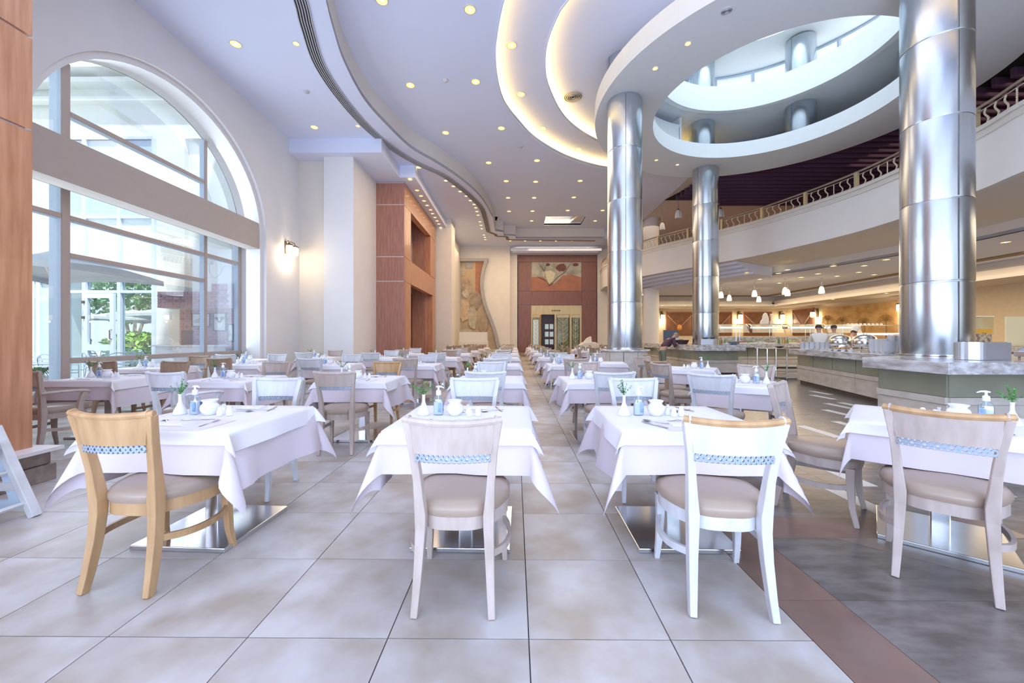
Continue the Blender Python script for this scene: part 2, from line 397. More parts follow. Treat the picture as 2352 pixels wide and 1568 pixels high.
C1px = [(1158.7, 0), (1143.4, 76.5), (1139, 126), (1143.4, 184), (1158.7, 237), (1193, 283), (1231, 321), (1289, 356), (1346, 377), (1396, 388), (1478, 398), (1550, 401)]
C1c = smooth_path([(9, 1.3), (6, 1.9), (3.5, 2.9), (1.5, 4.5), (0.3, 6.4)] + [W(x, y, Z2) for x, y in C1px], 6)
C2px = [(1306, 0), (1281, 38), (1258, 99.5), (1253.6, 153), (1260, 199), (1289, 260), (1327, 298.5), (1379, 328)]
C2c = smooth_path([(9.5, 4.2), (7, 4.2), (4.6, 4.9), (2.8, 6.2), (1.8, 7.5)] + [W(x, y, Z3) for x, y in C2px] + [(5.0, 16.1), (7.2, 16.5)], 6)
# raised ceiling between coffer edge and first cove (with a square coffer cut at the far end)
sq = [W(1249, 517, Z2), W(1334, 517, Z2), W(1341, 497, Z2), W(1250, 497, Z2)]
sy0, sy1, sx0, sx1 = sq[2][1], sq[0][1], sq[0][0], sq[1][0]
mid = MB()
mid.prism(list(Kc[:-6]) + [W(1138, 531, Z2 - .4), (-1.0, sy0)] + [(7.6, sy0), (7.6, 16.9)] + C1c[::-1] + [(9, 0.0), (3.2, 0.0)], Z2, Z2 + 0.1)
mid.box(-1.4, sx0, sy0, 25.4, Z2, Z2 + .1).box(sx1, 7.6, sy0, 25.4, Z2, Z2 + .1).box(sx0, sx1, sy1, 25.4, Z2, Z2 + .1)
struct('ceiling_raised', mid, ceil_white, 'raised white ceiling with rows of downlights', 'ceiling')
sqm = MB().box(sx0 - .05, sx1 + .05, sy0 - .1, sy0, Z2 + .02, Z2 + .5).box(sx0 - .05, sx1 + .05, sy1, sy1 + .1, Z2 + .02, Z2 + .5).box(sx0 - .1, sx0, sy0, sy1, Z2 + .02, Z2 + .5).box(sx1, sx1 + .1, sy0, sy1, Z2 + .02, Z2 + .5).box(sx0 - .1, sx1 + .1, sy0 - .1, sy1 + .1, Z2 + .5, Z2 + .55)
sg_ = MB().box(sx0 + .02, sx1 - .02, sy1 - .1, sy1 - .02, Z2 + .22, Z2 + .26).box(sx0 + .02, sx0 + .08, sy0, sy1, Z2 + .22, Z2 + .26).box(sx1 - .08, sx1 - .02, sy0, sy1, Z2 + .22, Z2 + .26).build('coffer_light_strip', mat('soft_cove_light', (1, .8, .4), .5, emis=5.0, ecol=(1, .82, .45)))
tag(sg_, 'warm light strip inside the square ceiling recess', 'light')
struct('trim_square_coffer', sqm, ceil_white, 'square recess in the raised ceiling near the far end', 'trim')
struct('trim_front_closure', MB().box(-8, 9, -3.25, 0.0, ZK + .1, ZK + .2).box(3, 9, -.1, 0, ZK, Z4), ceil_white, 'ceiling closure over the front glazing', 'trim')
def cove(name, path, z0, z1, lip):
    mb = MB(); wall_strip(mb, path, z0, z0 + lip, 0.03, -1)
    struct(name, mb, ceil_white, name.replace('_', ' ') + ' lip of the lit ceiling cove', 'trim')
cove('trim_cove_outer', C1c, Z2 - .02, Z3, 0.12)
cove('trim_cove_inner', C2c, Z3 - .02, Z4, 0.11)
def glowstrip(path, z, d, label):
    q = offset(path, d); q2 = offset(path, d * 1.7)
    mb = MB().ring([[(a[0], a[1], z), (c[0], c[1], z)] for a, c in zip(q, q2)], closed=False)
    mb.ring([[(a[0], a[1], z - .02), (c[0], c[1], z - .02)] for a, c in zip(q, q2)], closed=False)
    o = mb.build('cove_light_strip', cove_glow); tag(o, label, 'light')
glowstrip(C1c, Z2 + .14, -0.08, 'warm light strip hidden behind the outer curved ceiling lip')
glowstrip(C2c, Z3 + .13, -0.08, 'warm light strip hidden behind the inner curved ceiling lip')
u3 = MB().prism(offset(C1c, -0.55) + [(8.0, 17.5), (9.2, 17.5)] + C2c[::-1], Z3, Z3 + 0.08)
wall_strip(u3, offset(C1c, -0.5), Z2 + .05, Z3 + .08, 0.04, -1)
struct('ceiling_upper', u3, ceil_white, 'second raised ceiling band between the two lit coves', 'ceiling')
ARX, ARY = 7.05, 10.9
def ann(mb, r0, r1, z, a0=0, a1=360, n=72, th=0.0):
    A = arc(ARX, ARY, r0, a0, a1, n); B_ = arc(ARX, ARY, r1, a0, a1, n)
    if th: mb.ring([[(p[0], p[1], z), (q[0], q[1], z), (q[0], q[1], z + th), (p[0], p[1], z + th)] for p, q in zip(A, B_)])
    else: mb.ring([[(p[0], p[1], z), (q[0], q[1], z)] for p, q in zip(A, B_)], closed=False)
    return mb
u4 = MB(); ann(u4, 3.6, 7.6, Z4, 107, 285, 60, .08)
wall_strip(u4, offset(C2c, -0.5), Z3 + .04, Z4 + .08, 0.04, -1)
struct('ceiling_top', u4, ceil_white, 'highest curved ceiling band beside the round atrium ring', 'ceiling')
# ring beam around the atrium
rg = MB(); ann(rg, 3.07, 4.75, ZC, 0, 360, 96, 0.5)
ann(rg, 3.6, 3.75, ZC + .5, 108, 285, 60, .85)
a8 = rad(107.5); wall_strip(rg, [(ARX + 3.6 * math.cos(a8), ARY + 3.6 * math.sin(a8)), (ARX + 5.2 * math.cos(a8), ARY + 5.2 * math.sin(a8))], 8.16, 9.3, .08, 1)
struct('trim_atrium_ring', rg, ring_paint, 'white round ring beam of the atrium on steel columns', 'trim')
# ring 2 (first gallery), ring 3
r2 = MB(); ann(r2, 2.92, 3.1, 9.22, 0, 360, 96, 0.86); ann(r2, 3.1, 7.9, 9.34, 0, 360, 96, 0.3)
struct('trim_gallery_ring', r2, ring_paint, 'second white ring of the atrium gallery', 'trim')
wg = MB(); ann(wg, 7.4, 7.6, 8.61, -80, 112, 48, .74); ann(wg, 4.4, 7.6, 8.61, -80, 112, 48, .04)
struct('wall_gallery', wg, plaster_cream, 'cream curved gallery wall behind the ring', 'wall')
tr = MB(); ann(tr, 5.6, 5.75, 9.1, 0, 360, 72, .12)
struct('trim_gallery_cornice', tr, ceil_white, 'thin white cornice under the second ring', 'trim')
r3 = MB(); ann(r3, 3.05, 3.2, 11.55, 0, 360, 96, 0.75); ann(r3, 3.2, 5.4, 11.65, 0, 360, 96, .2)
struct('trim_upper_ring', r3, ring_paint, 'third white ring high in the atrium', 'trim')
r4 = MB(); ann(r4, 3.6, 5.6, 13.3, 0, 360, 96, 0.3); ann(r4, 3.5, 3.6, 13.3, 0, 360, 96, 1.5); r4.cyl(3.7, 14.8, 14.9, 48, (ARX, ARY))
struct('trim_roof_ring', r4, ring_paint, 'roof ring of the atrium', 'trim')
wn_ = empty('window_1', (ARX, ARY, 0), 0, 'band of curved clerestory windows in the atrium', 'window', kind='structure')
for zz0, zz1 in ((9.64, 11.65), (11.85, 13.3)):
    for k in range(24):
        a = rad(k * 15 + 4)
        MB().tube([(5.0 * math.cos(a), 5.0 * math.sin(a), zz0), (5.0 * math.cos(a), 5.0 * math.sin(a), zz1)], .045, 4).build('mullion', frame_white, wn_)
    for zc in (zz0 + .03, zz1 - .1):
        mb = MB(); A = arc(0, 0, 4.95, 0, 360, 72); B_ = arc(0, 0, 5.05, 0, 360, 72)
        mb.ring([[(p[0], p[1], zc), (q[0], q[1], zc), (q[0], q[1], zc + .08), (p[0], p[1], zc + .08)] for p, q in zip(A, B_)]); mb.build('window_rail', frame_white, wn_)
# right-hand ceiling
crt = MB(); N = 60; inn = []; outr = []
for k in range(N + 1):
    a = rad(-95 + 200 * k / N); ca, sa = math.cos(a), math.sin(a)
    lim = min([d for d in ((25 - ARX) / ca if ca > 1e-6 else 1e9, (33.5 - ARY) / sa if sa > 1e-6 else 1e9, (-3.2 - ARY) / sa if sa < -1e-6 else 1e9, (-0.3 - ARX) / ca if ca < -1e-6 else 1e9) if d > 0])
    inn.append((ARX + 4.6 * ca, ARY + 4.6 * sa)); outr.append((ARX + lim * ca, ARY + lim * sa))
crt.ring([[(p[0], p[1], 8.5), (q[0], q[1], 8.5), (q[0], q[1], 8.6), (p[0], p[1], 8.6)] for p, q in zip(inn, outr)])
struct('ceiling_right', crt, ceil_beige, 'ceiling over the balcony side', 'ceiling')
t = empty('baffle_ceiling', (8, 10, 8.2), 0, 'dark purple slatted baffle ceiling above the balcony railing', 'ceiling')
MB().prism([(p[0] - 8, p[1] - 10) for p in arc(ARX, ARY, 4.85, -5, 62, 16)] + [(-.2, 10.6), (16, 10.6), (16, 0), (4.5, 0)], 0.27, 0.29).build('backing', black_m, t)
bf = None
for k in range(26):
    y = 0.1 + k * 0.42
    x0 = 5.2 if y < 1.6 else (0.3 * (25 - k) * .12 + (2.4 if k > 23 else 0))
    dy = abs(y + 10 - ARY)
    if dy < 4.9: x0 = max(x0, ARX - 8 + math.sqrt(4.9 ** 2 - dy ** 2))
    MB().box(x0, 16, y, y + 0.09, 0.0, 0.26).build('baffle', purple, t)

# curved slot diffuser in the low ceiling
Spx = [(690, 0), (705, 60), (735, 150), (790, 232), (850, 298), (905, 342), (960, 375), (1015, 400), (1050, 424), (1080, 449), (1106, 477), (1115, 503), (1122, 532)]
S = smooth_path([(-1.6, 2.2), (-2.9, 4.2), (-3.7, 6.0)] + [W(x, y, ZK) for x, y in Spx], 6)
t = empty('slot_diffuser', (0, 0, 0), 0, 'long curved black and grey linear air slot in the white ceiling', 'vent')
q0, q1 = offset(S, -0.12), offset(S, 0.12)
MB().ring([[(a[0], a[1], ZK - .012), (b[0], b[1], ZK - .012), (b[0], b[1], ZK), (a[0], a[1], ZK)] for a, b in zip(q0, q1)]).build('slot_body', slot_dark, t)
for d in (-0.12, -0.07, -0.02, 0.03, 0.08, 0.12):
    a_, b_ = offset(S, d - .008), offset(S, d + .008)
    MB().ring([[(a[0], a[1], ZK - .03), (b[0], b[1], ZK - .03), (b[0], b[1], ZK - .01), (a[0], a[1], ZK - .01)] for a, b in zip(a_, b_)]).build('vane', slot_grey, t)
sl = MB(); pth = [W(1122, 532, ZK), W(1138, 538, ZK), W(1140, 542, ZK), W(1164, 543, ZK), W(1166, 550, ZK), (5.2, 25.75)]
for a, b in zip(pth[:-1], pth[1:]):
    sl.tube([(a[0], a[1], ZK - .01), (b[0], b[1], ZK - .01)], .09, 4, ry=.012)
sl.build('slot_run', mat('slot_brown', (.25, .19, .13), .7), t)

# bulkheads
bh = MB().box(-7.3, -4.25, 12.5, 14.5, 7.19, ZC).box(-7.3, -3.68, 14.5, 21.2, 7.21, ZC)
struct('trim_bulkhead_left', bh, ceil_white, 'dropped white bulkhead above the timber pier', 'trim')
bh = MB().box(-0.3, 5.9, 26.9, 28.0, 7.25, 7.45).box(-0.15, 5.75, 27.1, 28.0, 7.2, 7.25)
struct('trim_bulkhead_far', bh, ceil_white, 'lit cornice box over the far timber portal', 'trim')
o = MB().box(0.0, 5.6, 27.7, 27.75, 7.452, 7.47).build('cornice_light_strip', MATS['soft_cove_light']); tag(o, 'warm light strip on the cornice above the far portal', 'light')

# ================================================================== BALCONY
ZB0, ZB1 = 4.67, 6.0
Bp = smooth_path([(6.05, 28.05), (5.95, 25.6)] + [W(x, y, 6.1) for x, y in ((1475, 574.5), (1587, 546), (1652, 529), (1752, 502.6), (1927, 444.7), (2062, 388.6), (2243, 296), (2352, 230.7))] + [(10.0, 6.2), (9.4, 4.2), (8.4, 2.2), (7.2, 0.0)], 6)
bw = MB(); wall_strip(bw, Bp, ZB0, ZB1, 0.16, -1)
struct('wall_balcony', bw, plaster, 'smooth white curved balcony front', 'wall', smooth=True)
bc = MB(); wall_strip(bc, offset(Bp, 0.05), ZB1, ZB1 + .1, 0.28, -1)
wall_strip(bc, offset(Bp, 0.02), ZB1 - .16, ZB1, 0.05, -1)
struct('trim_balcony_cap', bc, mat('cap_stone', (.72, .69, .65), .5, noise=.05), 'stone cap along the balcony edge', 'trim')
sf = MB(); q = offset(Bp, -3.4); Bi = offset(Bp, -0.15)
sf.ring([[(a[0], a[1], ZB0 + .01), (c[0], c[1], ZB0 + .01), (c[0], c[1], ZB0 + .3), (a[0], a[1], ZB0 + .3)] for a, c in zip(Bi, q)])
wall_strip(sf, q, 4.32, ZB0 + .2, .1, -1)
struct('ceiling_balcony_soffit', sf, ceil_beige, 'beige soffit under the curved balcony', 'ceiling')
st = MB()
fb = [p for p in Bp if 17.0 < p[1] < 26]
for k in range(4):
    a, c = offset(fb, -0.35 - .45 * k), offset(fb, -3.3)
    st.ring([[(p[0], p[1], ZB0 - .11 * (k + 1)), (r_[0], r_[1], ZB0 - .11 * (k + 1)), (r_[0], r_[1], ZB0 - .11 * k), (p[0], p[1], ZB0 - .11 * k)] for p, r_ in zip(a, c)], True, True, True)
struct('trim_stepped_soffit', st, ceil_white, 'stepped white mouldings under the left end of the balcony', 'trim')
bq = [p for p in q if p[1] > -1]
bc_ = MB().prism(bq + [(22.5, bq[-1][1]), (22.5, 32), (q[0][0], 32)], 4.32, 4.42)
struct('ceiling_buffet', bc_, ceil_white, 'low ceiling of the buffet with downlights', 'ceiling')
up = MB().prism(list(offset(Bp, -.2)) + [(25, 0), (25, 33.5), (4.9, 33.5)], 4.98, 5.1)
struct('floor_upper', up, granite_brown, 'upper floor behind the balcony', 'floor')
uw = MB().box(7, 25, 33.3, 33.5, 5.1, 8.5).box(24.8, 25, -3, 33.5, 5.1, 8.5)
struct('wall_upper_back', uw, mat('upper_wall', (.55, .44, .32), .8, noise=.1), 'brown back wall of the upper floor', 'wall')
# buffet walls
bwl = MB().box(5.5, 21.5, 31, 31.3, 0, 4.4).box(21.2, 21.5, -3, 31, 0, 4.4)
struct('wall_buffet', bwl, mat('buffet_wall', (.82, .70, .50), .8, noise=.05), 'warm cream back wall of the buffet', 'wall')
bk = MB().box(5.5, 21.2, 28.6, 31, 3.6, 3.75).box(18.7, 21.2, -3, 28.6, 3.6, 3.75).box(5.5, 18.75, 28.9, 29.05, 3.75, 4.0).box(18.95, 19.1, -3, 29, 3.75, 4.0).box(5.5, 19.4, 29.2, 29.35, 3.9, 4.32).box(19.25, 19.4, -3, 29.3, 3.9, 4.32)
struct('trim_buffet_cornice', bk, plaster_cream, 'stepped cornice round the buffet', 'trim')
t = empty('buffet_air_grille', (0, 0, 4.31), 0, 'brown linear grille running round the buffet ceiling', 'vent')
MB().box(8.1, 18.3, 28.0, 28.5, -.02, 0).build('grille_run', mat('grille_brown', (.30, .22, .13), .7, noise=.2, scale=40), t)
MB().box(17.8, 18.3, 2, 28.0, -.02, 0).build('grille_run', MATS['grille_brown'], t)
struct('wall_right_front', MB().box(14, 21.5, -3.2, -3.0, 0, 8.5).box(21.5, 21.8, -3, 31, 0, 4.9), plaster_cream, 'wall right of the camera', 'wall')

# railing
t = empty('balcony_railing', (0, 0, 0), 0, 'brass and steel balcony railing with wavy balusters', 'railing')
RB = offset(Bp, -0.08); L = [0.0]
for a, b in zip(RB[:-1], RB[1:]): L.append(L[-1] + math.dist(a, b))
def at_len(s):
    for i in range(len(L) - 1):
        if L[i + 1] >= s:
            k = (s - L[i]) / (L[i + 1] - L[i]); a, b = RB[i], RB[i + 1]
            return (a[0] + (b[0] - a[0]) * k, a[1] + (b[1] - a[1]) * k), math.atan2(b[1] - a[1], b[0] - a[0])
    return RB[-1], 0
zr = 6.1
rail_m = mat('rail_metal', (.50, .44, .38), .35, .6, noise=.1)
MB().tube([(x, y, zr + .50) for x, y in RB], .035, 6).build('top_rail', rail_m, t)
MB().tube([(x, y, zr + .40) for x, y in RB], .012, 4).build('middle_rail', rail_m, t)
MB().tube([(x, y, zr + .05) for x, y in RB], .012, 4).build('bottom_rail', rail_m, t)
wav = None; post = None; s = 0.6; cream_iron = mat('cream_iron', (.74, .66, .50), .5, noise=.1)
while s < L[-1] - 6:
    (x, y), a = at_len(s)
    if post is None: post = MB().box(-.05, .05, -.05, .05, 0, .5).build('post', gold, t, bevel=.006); o = post
    else: o = post.copy(); COL.objects.link(o)
    o.location = (x, y, zr); o.rotation_euler = (0, 0, a)
    for k in range(1, 7):
        (x, y), a = at_len(s + 1.75 * k / 7)
        if wav is None:
            wav = MB().tube([(.05 * math.sin(2 * PI * j / 12), 0, .04 + .37 * j / 12) for j in range(13)], .013, 4).build('baluster', cream_iron, t); o = wav
            tw = MB().tube([(0, 0, .04 + .37 * j / 16) for j in range(17)], [.012 + .008 * (j % 2) for j in range(17)], 5).build('twisted_baluster', cream_iron, t); tw0 = tw
            tw.location = (x, y, zr)
        elif k == 4: o = tw0.copy(); COL.objects.link(o)
        else: o = wav.copy(); COL.objects.link(o)
        o.location = (x, y, zr); o.rotation_euler = (0, 0, a)
    s += 1.75

# ================================================================== ARCHED WINDOW
w = empty('window_2', (-7.85, 0, 0), 0, 'tall arched window with white and taupe frames', 'window', kind='structure')
def bar(y0, y1, z0, z1, nm, d=.11):
    MB().box(-d, 0, y0, y1, z0, z1).build(nm, frame_white, w)
    MB().box(0, 0.014, y0 + (0.0 if y1 - y0 > .3 else .012), y1 - (0.0 if y1 - y0 > .3 else .0), z0 + (.012 if y1 - y0 > .3 else 0), z1).build(nm + '_cover', frame_brown, w)
def ztop(y): return AZ + 2.48 * math.sqrt(max(0, 1 - ((y - AY) / 2.72) ** 2))
m1, m2 = 6.74, 9.88
bar(m1, m1 + .14, 0, ztop(m1), 'mullion', .2); bar(m2, m2 + .09, 0, ztop(m2 + .1) , 'mullion')
bar(AY + 2.60, AY + 2.72, 0, AZ + .3, 'mullion'); bar(AY - 2.72, AY - 2.60, 0, AZ + .3, 'mullion')
bar(m1 + .145, m2, 5.18, 5.27, 'transom'); bar(AY - 2.6, m1, 3.35, 3.44, 'transom'); bar(m1 + .145, m2, 3.35, 3.44, 'transom'); bar(m2 + .09, AY + 2.6, 3.35, 3.44, 'transom'); bar(m1 + .145, m2, 2.69, 2.78, 'transom')
bar(m1 + .145, m2, 0.83, 0.93, 'transom'); bar(m2 + .09, AY + 2.6, 0.83, 0.93, 'transom'); bar(AY - 2.6, m1, 0.0, 0.12, 'transom'); bar(m1 + .145, m2, 0.0, 0.12, 'transom'); bar(m2 + .09, AY + 2.6, 0, .12, 'transom')
gp = MB(); P3 = arch_path(2.72, 2.48)
gp.ring([[(-0.06, y, z) for y, z in P3[1:-1]], [(-0.06, y, 0.0) for y, z in P3[1:-1]]], closed=False)
gp.build('pane', glass_clear, w)
struct('trim_window_beam', MB().box(-7.72, -7.32, AY - 2.9, AY + 2.82, 3.83, 4.56), beam_taupe, 'taupe beam crossing the arched window', 'trim')
# ================================================================== COLUMNS
def column(c, z0, z1, label, group, seams=(2.22, 3.57, 4.92, 6.27), r=0.45, seam_az=200, name='steel_column'):
    t = empty(name, (c[0], c[1], z0), 0, label, 'column', group)
    zz = [z0] + [z for z in seams if z0 + .2 < z < z1 - .2] + [z1]
    for a, b in zip(zz[:-1], zz[1:]):
        MB().lathe([(r - .004, a - z0), (r, a - z0 + .015), (r, b - z0 - .028), (r - .012, b - z0 - .022), (r - .012, b - z0)], 64).build('steel_drum', steel, t, smooth=True, auto=30)
        for az in (seam_az, seam_az + 180):
            q = rad(az); x, y = (r + .001) * math.cos(q), (r + .001) * math.sin(q)
            mb = MB().tube([(x, y, a - z0 + .015), (x, y, b - z0 - .03)], .008, 4); mb.build('seam_strip', steel_dark, t)
    MB().lathe([(r + .03, 0), (r + .03, .02), (r, .03)], 48).build('base_ring', steel_fine, t, smooth=True)
    return t
column((2.95, 10.64), 0.985, ZC - .002, 'tall steel clad column on a round marble plinth, nearest the aisle', 'steel columns of the atrium', seam_az=258)
column((7.2, 14.96), 1.055, ZC - .002, 'steel clad column rising from the far counter in the middle of the picture', 'steel columns of the atrium', seam_az=30)
column((7.24, 6.84), 0.985, ZC - .002, 'largest steel clad column rising from the marble counter at the right', 'steel columns of the atrium', seam_az=257)
for az, wh in ((0, 'right'), (45, 'right one visible'), (90, 'left one visible'), (180, 'behind the ring')):
    a = rad(az); c = (ARX + 4.06 * math.cos(a), ARY + 4.06 * math.sin(a))
    column(c, 8.2, 9.33, 'short steel column between the first and second atrium rings, ' + wh, 'steel columns of the first gallery', seams=(), name='gallery_column')
    if az != 180: column(c, 10.1, 11.6, 'short steel column in front of the clerestory windows, ' + wh, 'steel columns of the upper gallery', seams=(), name='gallery_column')
t = empty('round_plinth', (2.95, 10.64, 0), 0, 'round pale marble plinth under the steel column by the aisle', 'plinth')
mb_pale = mat('travertine', (.70, .66, .60), .45, scale=3, col2=(.58, .53, .47), stretch=(1, 1, 3), detail=8)
marble = mat('striped_marble', (.78, .79, .81), .18, scale=2.2, col2=(.38, .35, .35), stretch=(3.5, 1.2, 6), detail=8, coat=.3)
green_glass = mat('olive_back_painted_glass', (.33, .34, .26), .16, noise=.12, scale=2, coat=.4)
kick_m = mat('kick_stone', (.13, .10, .085), .4, noise=.3)
for k in range(10):
    a0 = 36 * k
    A, B_ = arc(0, 0, .60, a0 + .6, a0 + 35.4, 5), arc(0, 0, .5, a0 + .6, a0 + 35.4, 5)
    MB().ring([[(p[0], p[1], .1), (q_[0], q_[1], .1), (q_[0], q_[1], .93), (p[0], p[1], .93)] for p, q_ in zip(A, B_)], True, True, True).build('stone_panel', mb_pale, t)
MB().cyl(.56, 0, .1, 32).build('kick', kick_m, t); MB().lathe([(.64, .93), (.66, .945), (.66, .965), (.64, .98)], 40).build('cap', marble, t, smooth=True)
t = empty('round_white_column', (8.25, 24.0, 0), 0, 'plain round white column behind the balcony, right of the aisle column', 'column')
MB().cyl(.46, 0, 4.3, 32).build('lower_shaft', plaster, t, smooth=True); MB().cyl(.46, 5.1, 8.5, 32).build('upper_shaft', plaster, t, smooth=True)

# ================================================================== COUNTERS
def inset(poly, d):
    n = len(poly); a = sum(poly[i][0] * poly[(i + 1) % n][1] - poly[(i + 1) % n][0] * poly[i][1] for i in range(n))
    if a < 0: poly = poly[::-1]
    out = []
    for i in range(n):
        p, q, r = Vector(poly[i - 1]), Vector(poly[i]), Vector(poly[(i + 1) % n])
        n1 = Vector((-(q - p).y, (q - p).x)).normalized(); n2 = Vector((-(r - q).y, (r - q).x)).normalized()
        m = (n1 + n2); k = d / max(.3, m.length / 2) ; m.normalize()
        out.append(tuple(q + m * k))
    return out
def counter(name, poly, label, h=.98, th=.15, cat='counter', rotm=0):
    t = empty(name, (poly[0][0], poly[0][1], 0), 0, label, cat)
    P = [(x - poly[0][0], y - poly[0][1]) for x, y in poly]
    MB().prism(P, h - th, h).build('worktop', marble, t, bevel=.006)
    MB().prism(inset(P, .22), 0.0, .1).build('kick', kick_m, t)
    MB().prism(inset(P, .20), 0.1, h - th - .002).build('core', mb_pale, t)
    Q = inset(P, .17)
    for i in range(len(Q)):
        a, b = Vector(Q[i]), Vector(Q[(i + 1) % len(Q)]); Ln = (b - a).length
        if Ln < .25: continue
        n = max(1, round(Ln / 1.15)); ang = math.atan2((b - a).y, (b - a).x)
        for k in range(n):
            w = Ln / n; M = Matrix.Translation((*(a + (b - a) * (k / n)), 0)) @ Matrix.Rotation(ang, 4, 'Z')
            g = .006
            MB().box(g, w - g, -.012, .02, .10, .43).xf(M).build('stone_panel', mb_pale, t)
            MB().box(g, w - g, -.03, .02, .435, .525).xf(M).build('stone_ledge', mb_pale, t)
            MB().box(g * 2, w - g * 2, -.006, .02, .53, h - th - .005).xf(M).build('glass_panel', green_glass, t)
    return t
ISL = [(5.30, 4.86), (5.38, 6.15), (6.6, 6.95), (9.4, 7.6), (9.5, 4.95)]
counter('column_counter', ISL, 'marble topped counter around the largest steel column, right')
CB = [(8.0, 11.6), (6.78, 7.35), (7.6, 7.25), (8.95, 11.3)]
counter('plate_counter', CB, 'marble topped counter carrying stacked bowls and chafing dishes')
CA = [(6.15, 13.45), (7.85, 13.45), (7.85, 15.6), (7.15, 16.0), (7.3, 20), (6.3, 20)]
counter('corner_counter', CA, 'marble topped counter around the middle steel column', h=1.05, th=.2)
CL = [(8.3, 16.2), (14.3, 16.2), (14.3, 17.5), (8.3, 17.5)]
counter('buffet_line', CL, 'long buffet counter with food behind glass guards', h=1.06, th=.16)
CR = [(12.6, 12.2), (18.5, 12.2), (18.5, 13.3), (12.6, 13.3)]
counter('drinks_counter', CR, 'marble counter at the far right behind the column', h=1.0)
CD = [(14.45, 16.7), (17.8, 16.7), (17.8, 17.6), (14.45, 17.6)]
counter('dessert_counter', CD, 'counter below the small white cards, behind the cooks', h=1.0)

china = mat('white_china', (.86, .88, .92), .18, noise=.02, coat=.4)
lid_steel = mat('chafing_steel', (.78, .77, .76), .14, 1.0, noise=.05)
def cp(px, yr_, z):   # point at depth
    p = WY(px, 777, yr_); return (p[0], yr_, z)
bowl = None
def bowl_stack(loc, n, r, label, group, dz=.022):
    t = empty('bowl_stack', loc, 0, label, 'bowls', group)
    global bowl
    for k in range(n):
        if bowl is None or bowl['r'] != r:
            mb = MB().lathe([(r * .55, 0), (r * .6, .006), (r, .045), (r * .97, .045), (r * .5, .012)], 18, cap0=True, cap1=True)
            bowl = mb.build('bowl', china, t, smooth=True); bowl['r'] = r; o = bowl
        else:
            o = bowl.copy(); COL.objects.link(o); o.parent = t
        o.location = (0, 0, k * dz)
    return t
ordn = ['first', 'second', 'third', 'fourth', 'fifth', 'sixth', 'seventh', 'eighth', 'ninth', 'tenth', 'eleventh', 'twelfth']
for k, px in enumerate((1827, 1838, 1849, 1862, 1873, 1885, 1896)):
    x, y, z = cp(px, 10.9 - .12 * k, .981)
    bowl_stack((x + .12, y - .1, z), 8, .066, f'{ordn[k]} stack of small white bowls from the left end of the plate counter', 'bowl stacks left of the chafing dishes')
for k, px in enumerate((1996, 2008, 2021)):
    x, y, z = cp(px, 8.5 - .22 * k, .981)
    bowl_stack((x + .08, y, z), 12, .07, f'{ordn[k]} tall stack of white bowls right of the chafing dishes', 'bowl stacks right of the chafing dishes', .0215)
x, y, z = cp(2043, 7.75, .981)
bowl_stack((x, y, z), 11, .125, 'stack of wide white plates beside the largest column', 'bowl stacks right of the chafing dishes', .02)
for k, px in enumerate((2030, 2046)):
    x, y, z = cp(px, 8.4, .981)
    bowl_stack((x + .25, y + .1, z), 15, .075, ('left' if k == 0 else 'right') + ' tall bowl stack standing behind the wide white plates', 'bowl stacks right of the chafing dishes', .022)
def chafer(loc, label, s=1.0):
    t = empty('chafing_dish', loc, rad(20), label, 'chafing dish', 'round chafing dishes on the plate counter')
    MB().lathe([(.20, .10), (.235, .16), (.235, .18), (.2, .185)], 28).build('pan', lid_steel, t, smooth=True)
    MB().lathe([(.235, .185), (.23, .25), (.19, .32), (.11, .365), (.02, .38)], 28).build('lid', lid_steel, t, smooth=True)
    MB().tube([(-.06, 0, .375), (-.05, 0, .41), (.05, 0, .41), (.06, 0, .375)], .008, 6).build('handle', steel_fine, t, smooth=True)
    for a in range(4):
        q_ = rad(45 + 90 * a); MB().tube([(.19 * math.cos(q_), .19 * math.sin(q_), .12), (.24 * math.cos(q_), .24 * math.sin(q_), 0)], .012, 6).build('leg', steel_fine, t)
    MB().lathe([(.24, .015), (.25, .03), (.24, .045)], 28).build('foot_ring', steel_fine, t, smooth=True)
    t.scale = (s, s, s); return t
x, y, z = cp(1921, 9.85, .988); chafer((x + .1, y, z), 'domed steel chafing dish on the plate counter, left of two')
x, y, z = cp(1985, 8.95, .988); chafer((x + .02, y, z), 'domed steel chafing dish on the plate counter, right of two')
def small_bowl(loc, label, group, r=.07, m=china):
    o = MB().lathe([(r * .5, 0), (r * .55, .008), (r, .05), (r * .95, .05), (r * .45, .014)], 16).build('dish', m, smooth=True)
    o.location = loc; return tag(o, label, 'bowl', group)
for k, px in enumerate((1865, 1878, 1907, 1921, 1938, 1955)):
    x, y, z = cp(px, 9.75 - .22 * k, .981)
    small_bowl((x - .02, y, z), f'{ordn[k]} low white dish from the left along the counter edge', 'low dishes in front of the chafing dishes', .06)
t = empty('bread_platter', (cp(1938, 9.35, 0)[0] - .02, 9.38, .984), 0, 'white platter of golden bread rolls under a napkin on the plate counter', 'platter')
MB().lathe([(.10, 0), (.19, .03), (.185, .035), (.1, .01)], 20).build('platter', china, t, smooth=True)
mbx = MB()
for k in range(10):
    a = k * 2.4; rr = .03 + .012 * k; mbx.sphere((rr * math.cos(a), rr * math.sin(a), .06), .045, 8, 5, .03)
o = mbx.build('rolls', mat('bread_crust', (.72, .42, .18), .7, noise=.3, scale=20), t, smooth=True); o['kind'] = 'stuff'
MB().add([(-.12, -.05, .07), (0, .09, .13), (.12, -.02, .085), (.03, -.09, .12), (-.02, -.01, .15)], [(0, 3, 4), (3, 2, 4), (2, 1, 4), (1, 0, 4)]).build('napkin', china, t)

